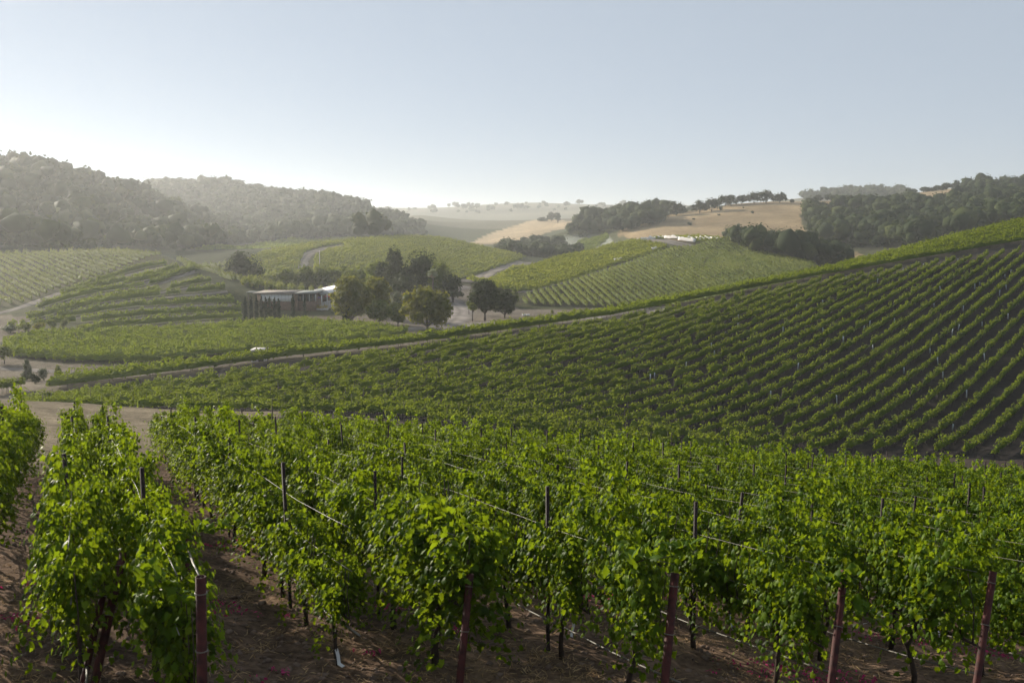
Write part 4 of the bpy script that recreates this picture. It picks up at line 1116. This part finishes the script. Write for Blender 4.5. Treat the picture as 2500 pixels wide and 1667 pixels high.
def vine_leaves(rng, tall=1.0, shoots=11, per=185, length=1.4, size=.056, low=(.22, 1.05), hangs=.74):
    "leaf positions of one vine: shoots climb from the cordon to the top wire, some of them hang back down"
    Cs, Ns, Ts, Sz = [], [], [], []
    for i in range(shoots):
        x0 = -length / 2 + length * (i + rng.random()) / shoots
        x0 *= 1 - .12 * rng.random()
        side = 1 if rng.random() < .5 else -1
        zt = rng.uniform(1.38, 1.82) * tall
        yo = side * rng.uniform(.08, .34)
        hang = rng.random() < hangs
        p0 = np.array([x0, rng.normal() * .03, .74]); p1 = np.array([x0 + rng.normal() * .06, yo * .5, 1.25])
        if hang:
            p2 = np.array([x0 + rng.normal() * .1, yo * .8, zt * 1.16]); p3 = np.array([x0 + rng.normal() * .14, yo + side * rng.uniform(.04, .16), rng.uniform(*low)])
        else:
            p2 = np.array([x0 + rng.normal() * .1, yo * .6, zt]); p3 = np.array([x0 + rng.normal() * .16, yo + rng.normal() * .05, zt + rng.uniform(-.05, .22)])
        t = np.sort(rng.beta(1.3, 1.0, per))[:, None]
        q = (1 - t) ** 3 * p0 + 3 * (1 - t) ** 2 * t * p1 + 3 * (1 - t) * t * t * p2 + t ** 3 * p3
        off = rng.normal(size=(per, 3)) * np.array([.075, .07, .045])
        Cs.append(q + off)
        out = np.stack([off[:, 0] * 9, np.sign(yo) * .45 + off[:, 1] * 10, np.full(per, .5)], -1)
        Ns.append(out + .4 * rng.normal(size=(per, 3)))
        Ts.append(np.stack([rng.normal(size=per) * .5, np.sign(yo) * .3 + rng.normal(size=per) * .3, -np.ones(per)], -1))
        Sz.append(size * rng.uniform(.6, 1.55, per) * (1.12 - .35 * t[:, 0]))
    m = int(per * shoots * .16)
    C = np.stack([rng.uniform(-length / 2, length / 2, m), rng.normal(size=m) * .11, rng.uniform(.48, 1.45 * tall, m)], -1)
    Cs.append(C); Ns.append(np.stack([rng.normal(size=m) * .4, np.sign(C[:, 1]), .4 * np.ones(m)], -1) + .4 * rng.normal(size=(m, 3)))
    Ts.append(np.stack([rng.normal(size=m) * .4, rng.normal(size=m) * .3, -np.ones(m)], -1)); Sz.append(size * rng.uniform(.7, 1.5, m))
    return np.concatenate(Cs), np.concatenate(Ns), np.concatenate(Ts), np.concatenate(Sz)
VAR = []
for i in range(10):
    rng = np.random.default_rng(50 + i)
    g = Geo(); C, N, T, Z = vine_leaves(rng, tall=[1, 1.1, .9, 1.16, .86, 1.03, .95, 1.12, .82, 1.0][i], length=[1.3, 1.45, 1.15, 1.35, 1.2, 1.4, 1.1, 1.3, 1.25, 1.45][i], shoots=int(rng.integers(9, 13)))
    add_leaves(g, C, N, T, Z, LEAF)
    fo = g.mesh('foliage', M['vine'])
    g = Geo()
    w = rng.normal(size=(4, 2)) * .03
    tube(g, [[0, 0, -.12], [w[0, 0], w[0, 1], .2], [w[1, 0] * 1.5, w[1, 1], .5], [w[2, 0], 0, .8]], [.036, .028, .026, .03], 7)
    for sgn in (-1, 1):
        tube(g, [[0, 0, .76], [sgn * .12, 0, .83], [sgn * .4, w[3, 0] * .5, .81], [sgn * .74, 0, .82]], [.026, .02, .017, .012], 6)
        for kx in (.2, .38, .55, .7): tube(g, [[sgn * kx, 0, .82], [sgn * kx + w[3, 1], w[0, 0], 1.15], [sgn * kx + w[1, 0] * 2, w[2, 1], 1.5]], [.008, .006, .004], 4)
    VAR.append((fo, g.mesh('trunk', M['bark'], True)))
g = Geo(); add_leaves(g, *vine_leaves(np.random.default_rng(71), tall=1.08, shoots=20, per=190, length=1.7, low=(.05, .8), hangs=.85), LEAF)
BUSH = g.mesh('foliage', M['vine'])
SPACING = 1.5
SITES = []
for k, c in enumerate(ROWS):
    ys = row_start(c)
    if ys is None: continue
    y0 = END_Y.get(k, None)
    if y0 is None: y0 = max(ys - 1.0, 10.2 + .1 * k)
    y = y0 + .75 * ROW_D[1]
    while True:
        p = row_pt(c, y)
        u = CX + F * p[0] / p[1]
        if y > far_y(u): break
        SITES.append((float(np.hypot(*p)), k, p[0], p[1], y0))
        y += SPACING * ROW_D[1]
SITES.sort()
ROWNAME = ['row at the left edge', 'row with leaning red posts', 'row of the upright pipe', 'row right of the bare aisle', 'row of the bushiest vine', 'row of the tilted post', 'row of the second tilted post', 'row of the lower right post']
def rowname(k): return 'the ' + ROWNAME[k] if k < 8 else 'the ' + ordinal(k) + ' near row from the left'
VINE_RNG = np.random.default_rng(77)
VINES = []
for rank, (d, k, x, y, y0) in enumerate(SITES[:300]):
    fo, tr = VAR[int(VINE_RNG.integers(len(VAR)))]
    r = link('grapevine', None, loc=(x, y, H1(x, y)), rz=ROW_ANG + (pi if VINE_RNG.random() < .5 else 0) + VINE_RNG.normal() * .05)
    s = VINE_RNG.uniform(.92, 1.08); r.scale = (s * 1.02, s * VINE_RNG.uniform(.9, 1.2) * (.84 if k in (1, 2) else 1), s * VINE_RNG.uniform(.93, 1.07) * (.95 if k in (1, 2, 3) else 1))
    link('trunk', tr, r); tag(link('foliage', fo, r), kind='stuff')
    z = H1(x, y)
    u, v = project(np.array(x), np.array(y), np.array(z + 1.1))
    VINES.append((r, k, float(u), float(v), y))
    tag(r, 'leafy green grapevine', 'grapevine', 'grapevines of the near vineyard')
for k in range(len(ROWS)):
    for i, q in enumerate(sorted([q for q in VINES if q[1] == k], key=lambda q: q[4])):
        q[0]['label'] = ordinal(i) + ' grapevine from the near end, ' + rowname(k)
# row end vines can be told apart
ENDS = {0: 'dark grapevine at the near end of the row at the left edge', 1: 'grapevine at the end of the row beside the leaning red posts', 2: 'grapevine right behind the upright hollow red pipe', 3: 'low end grapevine over the pale drip hose', 4: 'largest bushy grapevine hiding a red post at the bottom', 5: 'grapevine behind the tilted red post at lower right', 6: 'grapevine with a long shoot past the second tilted red post', 7: 'grapevine above the red post nearest the lower right corner'}
for k, l in ENDS.items():
    c = [q for q in VINES if q[1] == k]
    if c:
        q = min(c, key=lambda q: q[4]); q[0]['label'] = l
        if k == 4:
            q[0].scale = (1.15, 1.45, 1.12)
            for ch in q[0].children:
                if ch.name.startswith('foliage'): ch.data = BUSH
        if k == 3: q[0].scale = (.7, .8, .75)
# what is left of the field, further off
g, gs = Geo(), Geo()
for i, (d, k, x, y, y0) in enumerate(SITES[300:]):
    rng = np.random.default_rng(900 + i)
    C, N, T, Z = vine_leaves(rng, tall=rng.uniform(.9, 1.08), shoots=9, per=36)
    R = np.array([[ROW_D[0], -ROW_D[1], 0], [ROW_D[1], ROW_D[0], 0], [0, 0, 1]])
    b = np.array([x, y, H1(x, y)])
    add_leaves(g, C @ R.T + b, N @ R.T, T @ R.T, Z * 2.15, LEAF_S)
    stakes(gs, [b - [0, 0, .1]], [b + [0, 0, .85]], .03)
print('near vines', len(SITES))
if g.V:
    o = tag(link('grapevines', g.mesh('grapevines', M['vine'])), kind='stuff')
    tag(link('trunks', gs.mesh('trunks', M['bark']), o), kind='stuff')

# posts: hollow red pipes at the row ends, thin rusted line posts between
def pipe_post(name, base, top, r, label, hollow=True, group=None):
    base, top = np.array(base, float), np.array(top, float)
    root = tag(link(name, None, loc=base), label, 'trellis post', group)
    g = Geo(); t = top - base; n = 16
    ax = unit(t)
    a = unit(np.cross(ax, [0, 1, 0.01])); b = np.cross(ax, a)
    th = np.arange(n) * 2 * pi / n
    ring = np.cos(th)[:, None] * a + np.sin(th)[:, None] * b
    V = np.concatenate([ring * r - ax * .15, ring * r + t, ring * r * .84 + t, ring * r * .84 + t - ax * .25])
    i = np.arange(n); j = (i + 1) % n
    g.add(V, np.concatenate([np.stack([i + n * q, j + n * q, j + n * (q + 1), i + n * (q + 1)], -1) for q in range(3)]), np.array([3 * n + np.arange(n)]))
    link('pipe', g.mesh('pipe', M['rust'], False), root)
    g = Geo(); c = t - ax * .16
    for q in (.12, .55):
        p = t - ax * q; g = Geo()
        rr = np.concatenate([ring, ring[:1]]) * (r + .004)
        tube(g, rr + p, .005, 5, False)
        link('wire_tie', g.mesh('wire_tie', M['wire']), root)
    return root
def px_post(u0, v0, y0, u1, v1, y1, r, label):
    t = P(u0, v0, y0); b = P(u1, v1, y1); b[2] = H1(b[0], b[1])
    return pipe_post('end_post', b, t, r, label)
px_post(490, 1407, 6.8, 489, 1700, 6.85, .037, 'upright hollow red pipe post at lower left')
px_post(453, 1318, 8.9, 452, 1560, 8.95, .036, 'second hollow red pipe just behind the upright one')
px_post(300, 1350, 8.6, 205, 1690, 7.8, .037, 'leaning red post in the row left of the upright pipe')
px_post(258, 1420, 8.4, 180, 1690, 7.9, .030, 'thinner leaning red post left of the other leaning one')
px_post(1148, 1400, 9.5, 1118, 1690, 9.2, .038, 'red post half hidden in the largest bushy vine')
px_post(1648, 1398, 8.9, 1612, 1690, 8.5, .040, 'tilted red post with a strip of bare soil on each side')
px_post(2062, 1392, 9.6, 2018, 1690, 9.0, .037, 'second tilted red post, with its open top above the leaves')
px_post(2425, 1395, 9.95, 2372, 1690, 9.4, .037, 'tilted red post nearest the lower right corner')
def line_post():
    g = Geo(); stakes(g, [[0, 0, -.2]], [[0, 0, 1.78]], .024)
    return g.mesh('line_post', M['rustdark'])
LP = line_post()
post_n = 0
for k, c in enumerate(ROWS):
    y0 = END_Y.get(k, None)
    ys = row_start(c)
    if ys is None: continue
    st = (y0 if y0 else max(ys, 10.2 + .1 * k)) + 1.9
    for pn, y in enumerate(np.arange(st + (k * 1.7) % 2.0, 46, 5.2)):
        p = row_pt(c, y); u = CX + F * p[0] / p[1]
        if y > far_y(u) - .5 or not (-150 < u < 2600): continue
        o = link('line_post', LP, loc=(p[0], p[1], H1(*p)))
        o.rotation_euler = (RNG.normal() * .03, RNG.normal() * .03, RNG.uniform(0, 3)); o.scale = (1, 1, RNG.uniform(.97, 1.12))
        tag(o, ordinal(pn) + ' thin rusted line post from the near end, ' + rowname(k), 'trellis post', 'line posts of the near vineyard')
def along(c, ya, yb, h, sag=.0, step=.5, wob=0.0, seed=0):
    ys = np.arange(ya, yb, step)
    x = (c - ROW_N[1] * ys) / ROW_N[0]
    t = (ys - ya) / 5.2 % 1
    rng = np.random.default_rng(seed)
    return np.stack([x + wob * vnoise(ys, ys * 0, 1.3, seed), ys, H(x, ys) + h - sag * 4 * t * (1 - t) + wob * vnoise(ys, ys * 0, 1.1, seed + 1)], -1)
for k, c in enumerate(ROWS[:20]):
    y0 = END_Y.get(k, None); ys = row_start(c)
    if ys is None: continue
    ya = (y0 if y0 else max(ys - 1.0, 10.2)) + .0
    p = row_pt(c, 40); yb = far_y(CX + F * p[0] / p[1]) if k < 6 else min(34, far_y(CX + F * p[0] / p[1]))
    if yb - ya < 4: continue
    rn = rowname(k)
    for h, nm in ((1.56, 'top'), (1.12, 'middle')):
        g = Geo(); tube(g, along(c, ya, yb, h, .05, .6, .012, k), .003 if k > 3 else .004, 4)
        tag(link('trellis_wire', g.mesh('trellis_wire', M['wire'])), '%s trellis wire along %s' % (nm, rn), 'wire', 'trellis wires')
    g = Geo(); tube(g, along(c + .06, ya, yb, .44, .09, .4, .035, 40 + k), .009 if k > 3 else .011, 6)
    tag(link('drip_hose', g.mesh('drip_hose', M['hose'], True)), 'drip hose hung low along ' + rn, 'drip hose', 'drip hoses')
g = Geo(); a, b = P(490, 1412, 6.8), P(456, 1330, 8.9); tube(g, [a, (a + b) / 2 - [0, 0, .03], b], .009, 6)
tag(link('brace_rod', g.mesh('brace_rod', M['wire'])), 'pale brace rod joining the two hollow red pipes', 'brace')

# long shoots that stick out of the end vines, leaf by leaf
LEAF_ME = []
for i in range(5):
    rng = np.random.default_rng(300 + i)
    V, Fc = LEAF; V = V * np.array([rng.uniform(.9, 1.15), 1, rng.uniform(.6, 1.6)])
    g = Geo(); g.add(V, Fc); me = g.mesh('leaf', M['vine']); LEAF_ME.append(me)
def shoot(px, ys, size, n, owner):
    pts = np.array([P(u, v, y) for (u, v), y in zip(px, ys)])
    own = owner.matrix_basis if False else owner
    d = np.concatenate([[0], np.cumsum(np.linalg.norm(np.diff(pts, axis=0), axis=1))]); s = np.linspace(0, d[-1], 12)
    q = np.stack([np.interp(s, d, pts[:, i]) for i in range(3)], -1)
    for _ in range(3): q[1:-1] = (q[:-2] + 2 * q[1:-1] + q[2:]) / 4
    from mathutils import Matrix, Vector, Euler
    Mw = Matrix.LocRotScale(owner.location, Euler(owner.rotation_euler), owner.scale)
    Mi = Mw.inverted()
    g = Geo(); tube(g, q, np.linspace(.006, .003, 12), 5)
    so = link('shoot', g.mesh('shoot', M['bark']), owner); so.matrix_local = Mi
    rng = np.random.default_rng(int(px[0][0]))
    for i in range(n):
        t = (i + .5) / n; p = np.array([np.interp(t * d[-1], d, pts[:, j]) for j in range(3)])
        p = p + rng.normal(size=3) * np.array([.03, .04, .03])
        o = link('leaf', LEAF_ME[int(rng.integers(5))], so)
        o.location = p; sc = size * rng.uniform(.8, 1.35) * (1 - .35 * t); o.scale = (sc, sc, sc)
        o.rotation_euler = (rng.uniform(.2, 1.25), rng.uniform(-.5, .5), rng.uniform(0, 2 * pi))
def end_vine(k, nth=0):
    return sorted([q for q in VINES if q[1] == k], key=lambda q: q[4])[nth][0]
shoot([(440, 1325), (500, 1300), (560, 1288), (622, 1272)], [9.4, 9.2, 9.1, 9.0], .105, 46, end_vine(2, 2))
shoot([(505, 1430), (560, 1455), (610, 1490), (652, 1505)], [6.9, 6.8, 6.7, 6.7], .10, 40, end_vine(2, 0))
shoot([(500, 1525), (560, 1560), (600, 1580), (615, 1575)], [6.9, 6.8, 6.8, 6.8], .095, 26, end_vine(2, 0))
shoot([(1620, 1370), (1680, 1352), (1730, 1335), (1770, 1318)], [9.0, 8.9, 8.9, 8.8], .11, 46, end_vine(5, 0))
shoot([(2070, 1410), (2110, 1408), (2150, 1398), (2172, 1388)], [9.7, 9.6, 9.6, 9.6], .11, 34, end_vine(6, 0))
shoot([(2120, 1440), (2165, 1470), (2210, 1505), (2250, 1528)], [9.7, 9.6, 9.6, 9.6], .10, 30, end_vine(6, 0))
shoot([(1200, 1415), (1235, 1425), (1270, 1440), (1280, 1490)], [9.4, 9.3, 9.2, 9.2], .12, 40, end_vine(4, 0))
shoot([(905, 1440), (860, 1400), (835, 1440), (838, 1500)], [9.7, 9.6, 9.6, 9.6], .11, 40, end_vine(4, 0))

# the floor of the near vineyard: clods, dry straw, fallen magenta weeds
def scatter(n, ymax=30, ymin=5.5, umin=-80, umax=2580):
    a = RNG.uniform(atan((umin - CX) / F), atan((umax - CX) / F), n); r = ymin * (ymax / ymin) ** RNG.random(n)
    x, y = r * np.sin(a), r * np.cos(a)
    return x, y, H(x, y) + .05 * vnoise(x, y, .55, 3) + .035 * vnoise(x, y, .22, 4) + .05 * vnoise(x, y, 1.7, 5)
x, y, z = scatter(9000)
g = Geo(); s = (.012 + .03 * RNG.random(len(x)) ** 3)
V, Fc = ICO_V, ICO_F
j = 1 + .25 * RNG.normal(size=(len(x), 12, 1))
VV = np.stack([x, y, z], -1)[:, None, :] + V[None] * j * s[:, None, None] * np.array([1.2, 1.2, .8])
g.add(VV.reshape(-1, 3), (np.arange(len(x))[:, None, None] * 12 + Fc[None]).reshape(-1, 3))
tag(link('soil_clods', g.mesh('soil_clods', M['rock'])), kind='stuff')
x, y, z = scatter(60000)
m = (vnoise(x, y, 1.1, 21) * .7 + vnoise(x, y, .35, 22) * .5 + .25 * RNG.normal(size=len(x))) > .05
x, y, z = x[m], y[m], z[m]
g = Geo(); n = len(x)
cards(g, np.stack([x, y, z + .015], -1), np.array([0, 0, 1]) + .35 * RNG.normal(size=(n, 3)), RNG.uniform(.05, .16, n), RNG.uniform(.006, .016, n), RNG)
tag(link('dry_straw', g.mesh('dry_straw', M['straw'])), kind='stuff')
x, y, z = scatter(40000, 26)
m = (vnoise(x, y, .8, 31) + .35 * vnoise(x, y, .25, 32)) > .57
x, y, z = x[m], y[m], z[m]; n = len(x)
g = Geo(); cards(g, np.stack([x, y, z + RNG.uniform(.01, .07, n)], -1), np.array([0, 0, .8]) + .6 * RNG.normal(size=(n, 3)), RNG.uniform(.03, .075, n), RNG.uniform(.014, .036, n), RNG)
tag(link('magenta_weeds', g.mesh('magenta_weeds', M['magenta'])), kind='stuff')
# strips of white plastic caught on the soil and stakes
for u, v, l in ((2128, 1520, 'forked white plastic strip on the soil between the red posts'), (2285, 1550, 'short white plastic strip on the soil'), (2312, 1480, 'white plastic strip tied to a thin stake'), (1780, 1530, 'pale plastic strip hanging from a thin stake'), (1400, 1545, 'white plastic strip beside the trunk of a hanging vine'), (822, 1615, 'small bent white plastic strip near the hose')):
    p = hit(u, v + 10, 5)
    g = Geo(); a = RNG.uniform(0, 6.3); hgt = RNG.uniform(.18, .3)
    q = np.array([[0, 0, hgt], [.02, .01, hgt * .6], [.06, .0, hgt * .25], [.12, .02, .03]]) @ np.array([[cos(a), sin(a), 0], [-sin(a), cos(a), 0], [0, 0, 1]])
    sd = np.array([-sin(a), cos(a), .2]) * .018
    V = np.concatenate([q + sd, q - sd, q + sd + [0, 0, .004], q - sd + [0, 0, .004]]); k = 4
    fs = [[i, i + 1, k + i + 1, k + i] for i in range(3)] + [[2 * k + i, 3 * k + i, 3 * k + i + 1, 2 * k + i + 1] for i in range(3)]
    g.add(V, fs)
    o = tag(link('plastic_strip', g.mesh('plastic_strip', M['ribbon']), loc=p), l, 'plastic strip')
    g = Geo(); stakes(g, [[0, 0, -.1]], [[0, 0, hgt + .25]], .008); link('thin_stake', g.mesh('thin_stake', M['rustdark']), o)

# ------------------------------------------------------------------ air
def build_haze():
    g = Geo()
    x, y0, y1, z0, z1 = 4400.0, -4400.0, 4400.0, HAZE_BOTTOM, HAZE_TOP
    box(g, (0, 0, (z0 + z1) / 2), (2 * x, y1 - y0, z1 - z0))
    m = bpy.data.materials.new('haze_air'); m.use_nodes = True
    nt = m.node_tree
    nt.nodes.remove(nt.nodes['Principled BSDF'])
    pv = nt.nodes.new('ShaderNodeVolumePrincipled')
    pv.inputs['Color'].default_value = (.90, .93, .95, 1)
    pv.inputs['Density'].default_value = HAZE_DENSITY
    pv.inputs['Anisotropy'].default_value = HAZE_G
    nt.links.new(pv.outputs[0], nt.nodes['Material Output'].inputs['Volume'])
    o = link('haze', g.mesh('haze', m))
    tag(o, kind='stuff')
_lo = min(min(v.co.z for v in bpy.data.objects['ground'].data.vertices), -25)
HAZE_BOTTOM = _lo - 1.0
HAZE_TOP = max(v.co.z for v in bpy.data.objects['ground'].data.vertices) + 18.0
print('haze', HAZE_BOTTOM, HAZE_TOP)
build_haze()
